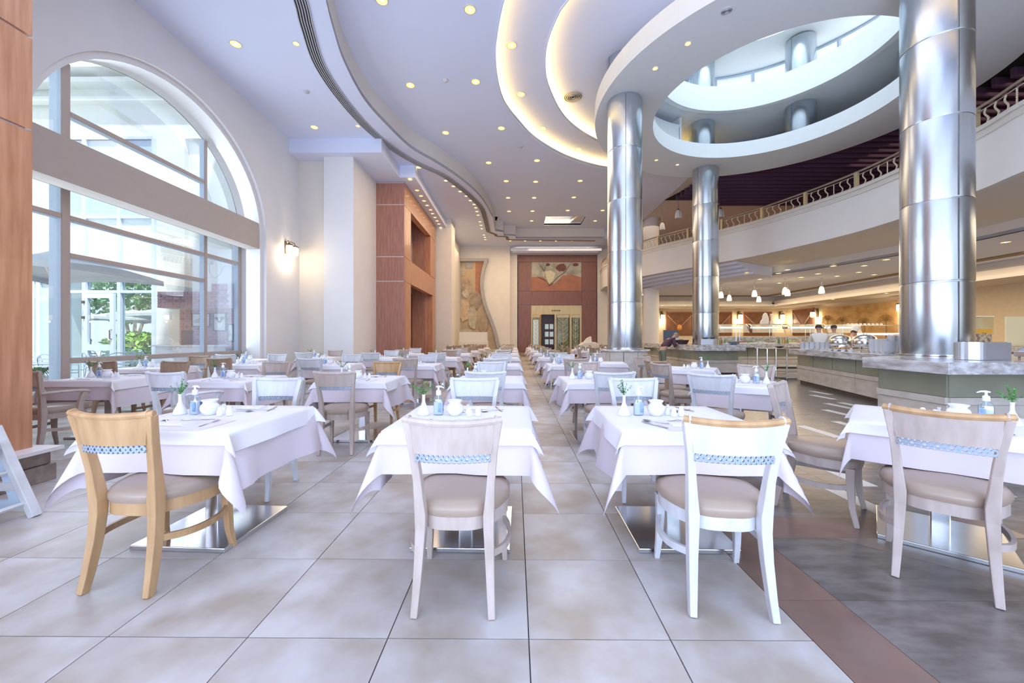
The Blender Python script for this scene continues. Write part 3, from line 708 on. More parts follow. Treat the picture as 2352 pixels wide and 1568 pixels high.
# steel half-round riser boxes
def riser(loc, r, h, ln, label, rz=0, cat='box'):
    t = empty('steel_riser', loc, rz, label, cat)
    P = arc(0, 0, r, 90, 270, 14) + [(ln, -r), (ln, r)]
    MB().prism(P, 0, h).build('shell', mat('riser_steel', (.62, .66, .74), .34, .75, noise=.05), t, bevel=.004)
    MB().prism([(p[0] * .9, p[1] * .9) for p in P], h, h + .004).build('lid', steel_fine, t)
    return t
riser((6.30, 5.50, .982), .16, .24, .42, 'curved steel riser box on the counter beside the largest column', rad(8))
riser((6.9, 13.95, 1.052), .2, .20, .38, 'curved steel riser box on the corner counter beside the middle column', rad(170))
dark_china = mat('slate_blue_china', (.13, .17, .24), .3, noise=.1)
for k, dx in enumerate((-.12, .14)):
    small_bowl((6.72 + dx + .1, 13.93, 1.257), ('left' if k == 0 else 'right') + ' slate blue bowl on the riser box by the middle column', 'slate blue bowls on the riser box', .115, dark_china)
small_bowl((7.28, 13.62, 1.052), 'white flower shaped bowl on the corner counter edge', None, .16)
o = MB().lathe([(.15, 0), (.22, .11), (.21, .11), (.14, .01)], 4).build('dark_tray', dark_china); o.location = (7.60, 13.75, 1.052); tag(o, 'square slate blue tray beside the white flower shaped bowl', 'tray')
bot_cols = [(.55, .42, .10), (.10, .22, .08), (.35, .12, .05), (.60, .60, .55), (.16, .28, .10)]
def bottle(loc, c, label, group, h=.24, r=.03):
    t = empty('bottle', loc, 0, label, 'bottle', group)
    MB().lathe([(r, 0), (r, h * .62), (r * .35, h * .78), (r * .35, h)], 10).build('body', mat('bottle_glass_%d' % bot_cols.index(c), c, .12, coat=.5), t, smooth=True)
    MB().lathe([(r * .42, h), (r * .42, h * 1.07)], 8).build('cap', china, t)
for k in range(5):
    bottle((7.28 + .055 * k, 14.15 + .05 * (k % 2), 1.052), bot_cols[k], f'{ordn[k]} oil bottle from the left behind the white flower shaped bowl', 'oil bottles on the corner counter')
for k in range(5):
    x, y, z = cp(1789 + 5 * k, 16.32, 1.062)
    bottle((x, y + .06 * (k % 2), z), bot_cols[(k * 2 + 1) % 5], f'{ordn[k]} sauce bottle from the left at the end of the salad trays', 'sauce bottles on the buffet line', .26, .04)
# till and dark basket on the wing
t = empty('till_screen', (6.62, 16.8, 1.052), rad(-30), 'grey till screen standing on the corner counter', 'screen')
MB().box(-.3, .3, -.02, .03, .12, .58).build('panel', mat('screen_grey', (.10, .13, .18), .25), t, bevel=.01); MB().box(-.32, -.30, -.04, .2, .02, .6).build('side', trim_m, t)
MB().box(-.12, .12, -.1, .12, 0, .015).build('foot', steel_dark, t); MB().box(-.03, .03, -.02, .02, .01, .14).build('stem', steel_dark, t)
o = MB().box(-.13, .13, -.1, .1, 0, .26).build('white_carton', china, bevel=.006); o.location = (6.6, 16.15, 1.052); tag(o, 'plain white carton between till screen and bread basket', 'box')
t = empty('bread_basket', (6.55, 15.55, 1.055), rad(10), 'dark wicker basket of rolls with plum cloth on the corner counter', 'basket')
MB().lathe([(.2, 0), (.28, .16), (.265, .16), (.18, .01)], 16).build('basket_body', mat('dark_wicker', (.10, .055, .075), .8, noise=.4, scale=60, bump=.4), t)
mbx = MB(); [mbx.sphere((.13 * math.cos(k * 2.1) * (k % 3) * .5, .13 * math.sin(k * 2.1) * (k % 3) * .5, .16), .06, 8, 5, .045) for k in range(8)]
o = mbx.build('rolls', MATS['bread_crust'], t, smooth=True); o['kind'] = 'stuff'

# sneeze guards with heat lamps, food trays
def guard(x0, x1, y0, label):
    t = empty('glass_guard', ((x0 + x1) / 2, y0, 1.062), 0, label, 'food guard', 'glass guards on the buffet line')
    h = (x1 - x0) / 2
    for sx in (-h, h):
        MB().tube([(sx, .9, 0), (sx, .9, .72), (sx, .8, .80), (sx, .15, .80), (sx, .0, .70), (sx, -.06, .45)], .018, 8).build('post', steel_fine, t, smooth=True)
    MB().box(-h, h, .1, .93, .80, .815).build('top_glass', glass_thin, t)
    MB().add([(-h, .08, .79), (h, .08, .79), (h, -.08, .45), (-h, -.08, .45), (-h, .09, .79), (h, .09, .79), (h, -.07, .45), (-h, -.07, .45)], [(0, 1, 2, 3), (7, 6, 5, 4), (0, 4, 5, 1), (3, 2, 6, 7)]).build('front_glass', glass_thin, t)
    MB().box(-h * .86, h * .86, .25, .6, .62, .70).build('lamp_housing', steel_fine, t, bevel=.01)
    MB().box(-h * .86, h * .86, .245, .249, .635, .69).build('lamp_face', mat('guard_lamp', (1, 1, 1), .5, emis=2.2, ecol=(.85, .93, 1)), t)
    mb = MB()
    for k in range(24): mb.box(-h * .84 + k * h * .07, -h * .84 + k * h * .07 + h * .022, .24, .244, .64, .685)
    mb.build('lamp_grille', steel_dark, t)
    return t
guard(8.4, 9.6, 16.3, 'glass food guard at the left end of the buffet line')
guard(9.75, 11.05, 16.3, 'glass food guard in the middle of the buffet line, under the white figure')
guard(11.3, 12.6, 16.3, 'glass food guard left of the cooks')
guard(12.8, 14.2, 16.3, 'glass food guard behind the cooks')
food_cols = [(.80, .74, .50), (.70, .62, .16), (.72, .28, .12), (.42, .50, .14), (.85, .83, .74), (.56, .36, .20)]
for k in range(13):
    x = 8.6 + .42 * k
    t = empty('food_tray', (x, 16.62, 1.062), 0, f'{"%s tray of salad from the left end of the buffet line" % (ordn[k] if k < 12 else ["thirteenth", "fourteenth"][k - 12])}', 'food tray', 'salad trays on the buffet line')
    MB().box(-.19, .19, -.22, .22, 0, .04).build('tray', china, t, bevel=.008)
    c = food_cols[k % 6]
    mbx = MB(); rnd = random.Random(k)
    for j in range(26): mbx.sphere((rnd.uniform(-.15, .15), rnd.uniform(-.18, .18), .045 + rnd.uniform(0, .03)), rnd.uniform(.02, .04), 6, 4)
    o = mbx.build('food', mat('food_%d' % (k % 6), c, .6, noise=.5, scale=30), t); o['kind'] = 'stuff'
o = MB().box(8.35, 14.2, 17.30, 17.45, 1.062, 1.34).build('marble_upstand', marble, bevel=.01); tag(o, 'striped marble upstand running behind the salad trays', 'upstand')
# pale foam figure on the guard
figm = mat('pale_foam', (.85, .80, .72), .8, noise=.05)
t = empty('seated_figure_sculpture', (10.72, 16.9, 1.902), 0, 'pale cut out sculpture of a seated figure on the glass guard', 'sculpture')
def flat_shape(mb, pts, y0, y1):
    n = len(pts); mb.add([(x, y0, z) for x, z in pts] + [(x, y1, z) for x, z in pts], [tuple(range(n)), tuple(range(2 * n - 1, n - 1, -1))] + [(i, n + i, n + (i + 1) % n, (i + 1) % n) for i in range(n)])
    return mb
flat_shape(MB(), [(-.27, 0), (-.24, .12), (-.17, .2), (-.16, .32), (-.12, .42), (-.05, .47), (.02, .44), (.05, .34), (.09, .24), (.1, .1), (.08, 0)], -.04, .04).build('body', figm, t, bevel=.02)
flat_shape(MB(), [(.17, 0), (.17, .08), (.2, .15), (.18, .35), (.15, .42), (.28, .42), (.24, .34), (.24, .12), (.3, .06), (.3, 0)], -.04, .04).build('pedestal', figm, t, bevel=.02)
MB().box(-.32, .36, -.06, .06, -.02, 0).build('board', china, t)
# small white name cards
for k in range(9):
    x, y, z = cp(1948 + 9.5 * k, 17.2, 1.80)
    o = MB().add([(-.06, .01, 0), (.06, .01, 0), (.06, .03, .09), (-.06, .03, .09), (-.06, .04, 0), (.06, .04, 0)], [(0, 1, 2, 3), (3, 2, 5, 4), (0, 4, 5, 1)]).build('name_card', china)
    o.location = (x, y - .03, 1.834); tag(o, f'{ordn[k]} small white name card from the left above the dessert shelf', 'card', 'name cards above the dessert shelf')
t = empty('dessert_shelf', (15.9, 17.2, 1.002), 0, 'glass dessert shelf carrying a row of small white cards', 'shelf')
MB().box(-1.4, 1.9, -.12, .12, .815, .83).build('shelf_glass', glass_thin, t)
for sx in (-1.35, 0.1, 1.8): MB().tube([(sx, 0, 0), (sx, 0, .815)], .015, 6).build('post', steel_fine, t)
MB().box(-1.2, 1.0, -.16, -.15, .42, .5).build('lamp_face', MATS['guard_lamp'], t)
MB().tube([(-1.4, .1, .845), (1.9, .1, .845)], .012, 6).build('card_rail', steel_fine, t)

# serving trolley between the counters
t = empty('serving_trolley', (8.0, 12.35, 0), rad(-6), 'steel serving trolley between the two marble counters', 'trolley')
for sx in (-.28, .28):
    for sy in (-.3, .3): MB().tube([(sx, sy, .06), (sx, sy, .97)], .02, 8).build('leg', steel_fine, t)
MB().box(-.33, .33, -.35, .35, .955, .98).build('top_shelf', steel_fine, t, bevel=.004)
MB().box(-.3, .3, -.32, .32, .28, .30).build('lower_shelf', steel_fine, t, bevel=.004)
for sx in (-.28, .28):
    for sy in (-.3, .3): MB().lathe([(.001, 0), (.03, 0), (.03, .06), (.001, .06)], 10, (sx, sy, 0)).build('castor', steel_dark, t)
for k in range(4):
    o = MB().box(-.55, .55, -.22, .22, 0, .03).build('tray', china, bevel=.006); o.location = (9.05, 12.6, .03 + .12 * k)
    tag(o, f'{ordn[k]} pale tray from the bottom of the low stack beside the trolley', 'tray', 'trays stacked low beside the trolley')
small_bowl((8.15, 12.2, .982), 'black pan on top of the steel serving trolley', None, .12, MATS['dark_wicker'])
o = MB().box(-.62, .62, -.28, .28, 0, .028).build('tray_rack', steel_dark); o.location = (9.05, 12.6, 0); tag(o, 'dark low base under the stacked pale trays', 'rack')

# drinks at the far right
t = empty('juice_dispenser', (14.7, 12.7, 1.002), 0, 'clear juice dispenser half full of orange juice, right of the column', 'dispenser')
MB().box(-.28, .28, -.2, .2, 0, .42).build('stand', mat('printed_cover', (.14, .14, .22), .6, scale=9, col2=(.62, .60, .50)), t)
MB().box(-.34, .34, -.16, .16, .43, .58).build('juice', mat('orange_juice', (.95, .50, .06), .3, emis=.15), t)  # a faint glow is put into the juice, which is no lamp
MB().box(-.36, .36, -.18, .18, .425, .95).build('tank', glass_thin, t); MB().box(-.37, .37, -.19, .19, .95, .98).build('lid', china, t)
MB().tube([(0, -.2, .45), (0, -.28, .42), (0, -.28, .36)], .015, 6).build('tap', steel_fine, t)
t = empty('frosted_screen', (16.4, 12.9, 1.002), 0, 'frosted glass screen standing at the far right of the buffet', 'screen')
MB().box(-.5, .5, -.02, .02, 0.02, .98).build('panel', mat('frosted', (.66, .72, .62), .4), t); MB().box(-.3, .3, -.1, .1, 0, .02).build('foot', steel_fine, t)
for k, (x, y) in enumerate(((7.6, 5.65), (8.3, 5.7), (8.95, 5.75))):
    t = empty('steel_warmer', (x, y, .982), 0, f'{ordn[k]} low rectangular steel warmer from the left beside the riser box', 'chafing dish', 'rectangular warmers on the column counter')
    MB().box(-.28, .28, -.2, .2, .03, .11).build('pan', lid_steel, t, bevel=.01)
    MB().ring([[(-.27, -.19, .11), (.27, -.19, .11), (.27, .19, .11), (-.27, .19, .11)], [(-.2, -.12, .19), (.2, -.12, .19), (.2, .12, .19), (-.2, .12, .19)]], True, False, True).build('lid', lid_steel, t, bevel=.02)
    for sx in (-.24, .24):
        for sy in (-.16, .16): MB().tube([(sx, sy, 0), (sx, sy, .035)], .012, 6).build('leg', steel_fine, t)

# ---- wall panels, mural, sconces, pendants
brown_p = mat('brown_wall_panel', (.24, .10, .05), .4, noise=.25, scale=3)
orange_m = mat('orange_disc', (.80, .36, .10), .4)
pale_line = mat('pale_strip', (.70, .60, .50), .5)
def deco(loc, rz, w, label, z0=1.5, z1=3.3):
    t = empty('wall_panel', loc, rz, label, 'panel', 'brown wall panels behind the buffet')
    MB().box(-w / 2, w / 2, -.05, 0, z0, z1).build('board', brown_p, t)
    for a, b, c, d in ((-w / 2 - .06, -w / 2, z0, z1 + .06), (w / 2, w / 2 + .06, z0, z1 + .06), (-w / 2, w / 2, z1, z1 + .06)): MB().box(a, b, -.08, 0, c, d).build('frame', wood_red, t)
    for s in (-1, 1): MB().tube([(s * w * .47, -.06, z1 - .2), (s * .1, -.06, z0 + .72)], .03, 4, ry=.01).build('strip', pale_line, t)
    MB().xf(Matrix.Identity(4)).sphere((0, -.06, z0 + .62), .19, 12, 8, .26).build('disc', orange_m, t, smooth=True)
deco((12.85, 30.98, 0), 0, 2.0, 'brown wall panel with pale crossed strips, left of the middle column')
deco((15.9, 30.98, 0), 0, 2.0, 'brown wall panel with pale crossed strips, just right of the middle column')
deco((18.95, 30.98, 0), 0, 2.1, 'brown wall panel behind the pale seated figure')
deco((21.17, 29.1, 0), rad(-90), 2.0, 'brown wall panel near the room corner, right of the seated figure', 1.5, 3.4)
t = empty('palm_mural', (21.18, 24.65, 0), rad(-90), 'long ochre mural of palm trees on the right buffet wall', 'mural')
MB().box(-2.65, 2.65, -.03, 0, 1.3, 3.35).build('canvas', mat('mural_ochre', (.70, .46, .20), .8, scale=1.6, col2=(.50, .30, .11), stretch=(1, 1, 1.6), detail=8), t)
palm_m = mat('mural_palm', (.36, .22, .08), .9)
for k, (px_, pz) in enumerate(((-1.0, 2.35), (.6, 2.2), (2.0, 2.3), (-2.2, 2.5))):
    mb = MB().tube([(px_, -.035, 1.32), (px_ + .05, -.035, 1.8), (px_, -.035, pz)], [.05, .035, .03], 4, ry=.004)
    for j in range(11):
        a = rad(-20 + 22 * j); l_ = .55
        mb.tube([(px_, -.036, pz), (px_ + l_ * .6 * math.cos(a), -.036, pz + l_ * .6 * math.sin(a) * .8 + .08), (px_ + l_ * math.cos(a), -.036, pz + l_ * .7 * math.sin(a) - .08)], [.03, .025, .004], 4, ry=.004)
    mb.build('palm', palm_m, t)
bronze = mat('aged_bronze', (.22, .15, .10), .5, .5, noise=.3)
shade_m = mat('lit_glass_shade', (1.0, .85, .55), .4, emis=4.0, ecol=(1, .80, .45))
def sconce(loc, rz, label, n=1, group='lit wall lanterns', power=14):
    t = empty('wall_lantern', loc, rz, label, 'wall lamp', group)
    MB().box(-.04, .04, -.03, 0, -.12, .2).build('back_plate', bronze, t, bevel=.008)
    for k in range(n):
        dx = 0 if n == 1 else (-.13 + .26 * k)
        MB().tube([(0, -.03, .12), (dx * .5, -.1, .20), (dx, -.16, .17), (dx, -.18, .10)], .012, 6).build('arm', bronze, t, smooth=True)
        MB().lathe([(.075, .06), (.085, .075), (.06, .10), (.01, .12)], 12, (dx, -.18, 0)).build('cap', bronze, t)
        MB().lathe([(.06, -.13), (.075, -.1), (.078, .02), (.07, .06)], 14, (dx, -.18, 0)).build('glass_shade', shade_m, t, smooth=True)
    if power:
        l = bpy.data.lights.new('lantern_light', 'POINT'); l.energy = power; l.color = WARM; l.shadow_soft_size = .06
        o = bpy.data.objects.new('lantern_light', l); COL.objects.link(o); o.parent = t; o.location = (0, -.2, -.22)
    return t
t = sconce((0, 0, 0), rad(90), 'bronze wall lantern with two lit glass shades beside the arched window', 2, None, 22)
yr_ = 7.2 / (0.0079 - (655 - 1176) / FPX); t.location = (-7.2, yr_ - .05, CAMH + (777 - 572) / FPX * yr_); t.scale = (1.25, 1.25, 1.25)
for k, (x, y, rz, lb) in enumerate(((11.45, 30.98, 0, 'lit wall lantern at the left end of the back wall'), (14.35, 30.98, 0, 'lit wall lantern hidden partly by the middle column'), (17.45, 30.98, 0, 'lit wall lantern between two brown panels on the back wall'),
        (20.7, 30.98, 0, 'lit wall lantern in the corner of the back wall'), (21.18, 27.75, -90, 'lit wall lantern between corner panel and palm mural'), (21.18, 21.5, -90, 'lit wall lantern at the right end of the palm mural'))):
    s_ = sconce((x, y, 3.0), rad(rz), lb, 1, 'lit wall lanterns of the buffet', 30); s_.scale = (1.9, 1.9, 1.9)
def pendant(p, h, label, group, s=1.0, zc=4.31, em=True):
    t = empty('pendant_lamp', (p[0], p[1], h), 0, label, 'pendant', group)
    MB().lathe([(.115 * s, -.16 * s), (.125 * s, -.1 * s), (.09 * s, .1 * s), (.045 * s, .17 * s)], 14).build('glass_shade', shade_m if em else china, t, smooth=True)
    MB().lathe([(.045 * s, .17 * s), (.05 * s, .2 * s), (.02 * s, .24 * s)], 10).build('cap', bronze, t)
    MB().tube([(0, 0, .23 * s), (0, 0, zc - h)], .008, 5).build('cable', steel_dark, t)
    MB().lathe([(.06, -.02), (.06, 0)], 10, (0, 0, zc - h)).build('ceiling_rose', trim_m, t)
for k, (px, py) in enumerate(((1656, 677), (1675, 684), (1733, 674), (1743, 687), (1803, 668), (1809, 672), (1887, 666))):
    p = W(px, py, 3.7); pendant(p, 3.7, f'{ordn[k]} lit tulip shaped pendant from the left over the buffet', 'lit pendants over the buffet', 1.05)
for k, (px, py) in enumerate(((1521, 520), (1558, 492), (1655, 490))):
    p = W(px, py, 7.4); pendant(p, 7.4, f'{ordn[k]} unlit white pendant from the left on the upper floor', 'unlit pendants of the upper floor', 1.2, 8.49, False)
# ================================================================== CHAIRS
W_white = mat('white_painted_wood', (.68, .70, .75), .42, scale=5, col2=(.60, .61, .64), stretch=(4, 4, 1), detail=6, rnd=.03, coat=.1)
W_wash = mat('pink_washed_wood', (.54, .46, .42), .45, scale=5, col2=(.45, .37, .32), stretch=(4, 4, 1), detail=7, rnd=.05)
W_nat = mat('honey_wood', (.56, .36, .18), .4, scale=3, col2=(.44, .26, .12), stretch=(5, 5, .8), detail=8, coat=.15)
W_tan = mat('tan_wood', (.44, .32, .23), .45, scale=4, col2=(.35, .25, .17), stretch=(4, 4, 1), detail=7, rnd=.05)
leather = mat('taupe_leather', (.40, .31, .245), .33, scale=2, col2=(.35, .27, .21), bump=.06, bscale=25, rnd=.04)
band_m = mat('blue_grey_band', (.33, .40, .48), .35, noise=.06)
hole_m = mat('hole_shadow', (.10, .12, .15), .6)

def arc_y(x): return -.275 - .045 * (1 - (x / .21) ** 2)
def seat_outline(k, z, n=32, dx=0.0):
    out = []
    for i in range(n):
        a = 2 * PI * i / n; ca, sa = math.cos(a), math.sin(a)
        e = .55
        X = math.copysign(abs(ca) ** e, ca); Y = math.copysign(abs(sa) ** e, sa)
        yy = .015 + .235 * Y
        w = .252 if yy > -.02 else .252 - (.02 + (-.02 - yy)) * .42
        out.append((X * w * k, .0 + yy * k, z))
    return out
def make_chair(label, cat='chair', arms=False, group=None):
    t = empty('dining_chair' if not arms else 'dining_armchair', (0, 0, 0), 0, label, cat, group)
    MB().ring([seat_outline(.97, .435), seat_outline(1.0, .452), seat_outline(1.0, .475), seat_outline(.94, .495), seat_outline(.78, .506), seat_outline(.4, .511)], True, True, True).build('seat', leather, t, smooth=True, auto=60)
    MB().ring([seat_outline(.955, .372), seat_outline(.955, .436), seat_outline(.86, .436), seat_outline(.86, .372)] , True).build('seat_frame', W_white, t, smooth=True, auto=45)
    for s in (-1, 1):
        p = [(s * .178, -.262, 0), (s * .172, -.24, .1), (s * .165, -.215, .25), (s * .160, -.205, .38), (s * .160, -.205, .45), (s * .166, -.212, .53), (s * .172, -.222, .62), (s * .184, -.245, .75), (s * .209, -.275, .90)]
        MB().tube(p, [.016, .018, .021, .024, .026, .022, .019, .018, .017], 4, ry=[.020, .023, .026, .028, .030, .028, .024, .022, .020], up=(0, 1, 0)).build('rear_leg', W_white, t, bevel=.004)
    for s in (-1, 1):
        p = [(s * .218, .225, 0), (s * .212, .20, .12), (s * .208, .19, .26), (s * .208, .19, .39)]
        MB().tube(p, [.014, .017, .020, .024], 4, ry=[.014, .018, .022, .026], up=(0, 1, 0)).build('front_leg', W_white, t, bevel=.004)
    for s in (-1, 1):
        p = smooth_path([(s * .163, -.205, .262), (s * .225, -.11, .25), (s * .248, 0, .245), (s * .24, .11, .25), (s * .21, .185, .262)], 4)
        MB().tube(p, .009, 4, ry=.017).build('stretcher', W_white, t, smooth=True, auto=50)
    # top rail, curved back panel, pierced band
    n = 14; xs = [-.222 + .444 * i / n for i in range(n + 1)]
    MB().tube([(x, arc_y(x * .93) + .002, .908 - .012 * (1 - (x / .222) ** 2)) for x in xs], [.020] + [.0185] * (n - 1) + [.020], 8, ry=[.017] * (n + 1)).build('top_rail', W_white, t, smooth=True)
    for s in (-1, 1):
        MB().tube([(s * .193, arc_y(.188) + .002, .9075), (s * .201, arc_y(.192) + .002, .9075)], .0215, 10).build('rail_collar', W_white, t)
    loops = []
    for i in range(13):
        u = -1 + i / 6; xt, xb = u * .198, u * .176
        loops.append([(xt, arc_y(xt) - .008, .90), (xb, arc_y(xb) + .014, .752), (xb, arc_y(xb) + .032, .752), (xt, arc_y(xt) + .008, .90)])
    MB().ring(loops, True, True, True).build('backrest', W_white, t, smooth=True, auto=50)
    mb = MB(); nc = 15
    for i in range(nc):
        u0, u1 = -1 + 2 * i / nc, -1 + 2 * (i + 1) / nc; uc = (u0 + u1) / 2
        r = .0075 if i % 2 == 0 else .0036; zc = .7325
        def P(u, z, off): x = u * .172; return (x, arc_y(x) + .018 + off, z)
        for off in (0.0, .010):
            oo, ii = [], []
            for k in range(8):
                a = 2 * PI * (k + .5) / 8
                cx, cz = math.cos(a), math.sin(a); m_ = max(abs(cx), abs(cz))
                oo.append(P(uc + (u1 - u0) / 2 * cx / m_, zc + .0185 * cz / m_, off)); ii.append(P(uc + r / .172 * cx, zc + r * cz, off))
            mb.add(oo + ii, [(k, (k + 1) % 8, 8 + (k + 1) % 8, 8 + k) for k in range(8)])
    for z in (.714, .751):
        mb.ring([[(u * .172, arc_y(u * .172) + .018, z), (u * .172, arc_y(u * .172) + .028, z)] for u in [-1 + i / 7 for i in range(15)]], closed=False)
    mb.build('pierced_band', band_m, t)
    if arms:
        for s in (-1, 1):
            p = smooth_path([(s * .185, -.235, .665), (s * .25, -.1, .672), (s * .285, .04, .668), (s * .285, .12, .655), (s * .27, .15, .635)], 4)
            MB().tube(p, [.022] * (len(p) - 4) + [.026, .030, .028, .022], 6, ry=.018).build('arm', W_white, t, smooth=True)
            MB().tube(smooth_path([(s * .278, .11, .65), (s * .268, .085, .56), (s * .25, .08, .47), (s * .245, .09, .39)], 3), .019, 4, ry=.028).build('arm_support', W_white, t, bevel=.003)
    return t
def cmats(body, rail=None, back=None, band=None):
    rail = rail or body; back = back or body
    return {'seat_frame': body, 'rear_leg': body, 'front_leg': body, 'stretcher': body, 'top_rail': rail, 'rail_collar': body, 'backrest': back, 'pierced_band': band or band_m, 'arm': body, 'arm_support': body}
STY = {'white': (cmats(W_white), 'white painted dining chair'), 'washed': (cmats(W_wash), 'pink washed wooden dining chair'),
       'natural': (cmats(W_nat), 'honey coloured wooden dining chair'), 'whitenat': (cmats(W_white, W_nat), 'white dining chair with honey coloured top rail'),
       'washnat': (cmats(W_wash, W_nat), 'pink washed dining chair with honey coloured top rail'), 'tan': (cmats(W_tan), 'tan wooden dining chair')}
CH_P = proto(make_chair('white painted dining chair'))
AC_P = proto(make_chair('armchair', 'armchair', True))
_used = {'c': False, 'a': False}
def place_chair(x, y, rz, sty, where, group='dining chairs at the set tables', arms=False):
    mats, nm = STY[sty]
    P = AC_P if arms else CH_P; key = 'a' if arms else 'c'
    if arms: nm = nm.replace('dining chair', 'armchair')
    if not _used[key]:
        _used[key] = True; r = P; r.location = (x, y, 0); r.rotation_euler = (0, 0, rz)
        for c, _ in CH[P.name]: setmat(c, mats)
        r['label'] = nm + ' ' + where; r['group'] = group if not arms else 'armchairs near the window'
        return r
    return dup(P, (x, y, 0), rz, nm + ' ' + where, group if not arms else 'armchairs near the window', mats=mats)

# ================================================================== TABLES AND CLOTHS
TH = .745
def make_table():
    t = empty('pedestal_table', (0, 0, 0), 0, 'pedestal table', 'table')
    MB().box(-.405, .405, -.405, .405, TH - .03, TH).build('table_top', wood_red2, t, bevel=.004)
    MB().box(-.045, .045, -.045, .045, .014, TH - .03).build('pedestal', steel_fine, t, bevel=.006)
    MB().box(-.30, .30, -.30, .30, 0, .028).build('base_plate', steel_fine, t, bevel=.004)
    return t
TAB_P = proto(make_table())
cloth_low = mat('lavender_tablecloth', (.70, .63, .68), .85, noise=.03, scale=3, bump=.12, bscale=5, rnd=.02, spec=.2)
cloth_top = mat('white_table_topper', (.84, .83, .88), .85, noise=.02, scale=3, bump=.08, bscale=6, spec=.2)
def cloth(name, a, dx, dy, z, m, seed, th=.0, flare=.06, twist=0.0, amp=1.0, corner=.40):
    """square cloth on a square top of half size a, hanging dx over the left and right edges and dy over the others"""
    R = random.Random(seed); ph = [R.uniform(0, 6.28) for _ in range(12)]
    na = 8
    def axis(d, nd): return [-(a + d) + d * i / nd for i in range(nd)] + [-a + 2 * a * i / na for i in range(na + 1)] + [a + d * (i + 1) / nd for i in range(nd)]
    nd = 8
    xs, ys = axis(dx, nd), axis(dy, nd)
    vs = []
    for j, y in enumerate(ys):
        for i, x in enumerate(xs):
            ex, ey = max(0, abs(x) - a), max(0, abs(y) - a); sx, sy = math.copysign(1, x), math.copysign(1, y)
            px, py = max(-a, min(a, x)), max(-a, min(a, y)); pz = z
            if ex == 0 and ey == 0:
                pz = z + .0008 * math.sin(9 * x + ph[0]) * math.sin(8 * y + ph[1])
            elif ey == 0 or ex == 0:
                e = ex or ey; u = (y if ex else x); s = sx if ex else sy; q = 0 if ex else 3
                o = .004 + flare * e + amp * e * (.10 * math.sin(7.5 * u + ph[2 + q + (s > 0)]) + .05 * math.sin(17 * u + ph[3 + q]))
                o = max(.003, o); dz = math.sqrt(max(0, e * e - min(o, e * .8) ** 2)) if e > .01 else e
                if ex: px += s * o
                else: py += s * o
                pz = z - dz
            else:
                r = math.hypot(ex, ey); th_ = math.atan2(ey, ex); r *= 1 + .16 * math.sin(2 * th_) ** 2; cq = ph[8 + int(sx > 0) + 2 * int(sy > 0)]
                out = .004 + flare * r + corner * r * math.sin(2 * th_)
                tw_ = th_ + twist * .5 * math.sin(2 * th_) + .22 * math.sin(4 * th_) * math.sin(cq) 
                ox, oy = out * math.cos(tw_), out * math.sin(tw_)
                px += sx * ox; py += sy * oy; pz = z - math.sqrt(max(0, r * r - min(out, r * .9) ** 2))
            vs.append((px, py, pz))
    n = len(xs)
    fs = [(j * n + i, j * n + i + 1, (j + 1) * n + i + 1, (j + 1) * n + i) for j in range(len(ys) - 1) for i in range(n - 1)]
    me = bpy.data.meshes.new(name); me.from_pydata(vs, [], fs); me.update()
    me.polygons.foreach_set('use_smooth', [True] * len(me.polygons)); me.materials.append(m)
    return me
LOWS = [cloth('tablecloth', .415, .335, .235, TH + .003, cloth_low, s, flare=.10, corner=.30) for s in (1, 2, 3, 4)]
LOWS.append(cloth('tablecloth', .415, .235, .235, TH + .003, cloth_low, 9, flare=.07, corner=.16))
TOPS = [cloth('table_topper', .424, .12, .075, TH + .007, cloth_top, s + 20, flare=.15, corner=.42, amp=1.0) for s in (1, 2, 3, 4)]
TOP = TH + .0085
def obj_me(name, me, loc, rz, label, cat, group):
    o = bpy.data.objects.new(name, me); COL.objects.link(o); o.location = loc; o.rotation_euler = (0, 0, rz); return tag(o, label, cat, group)

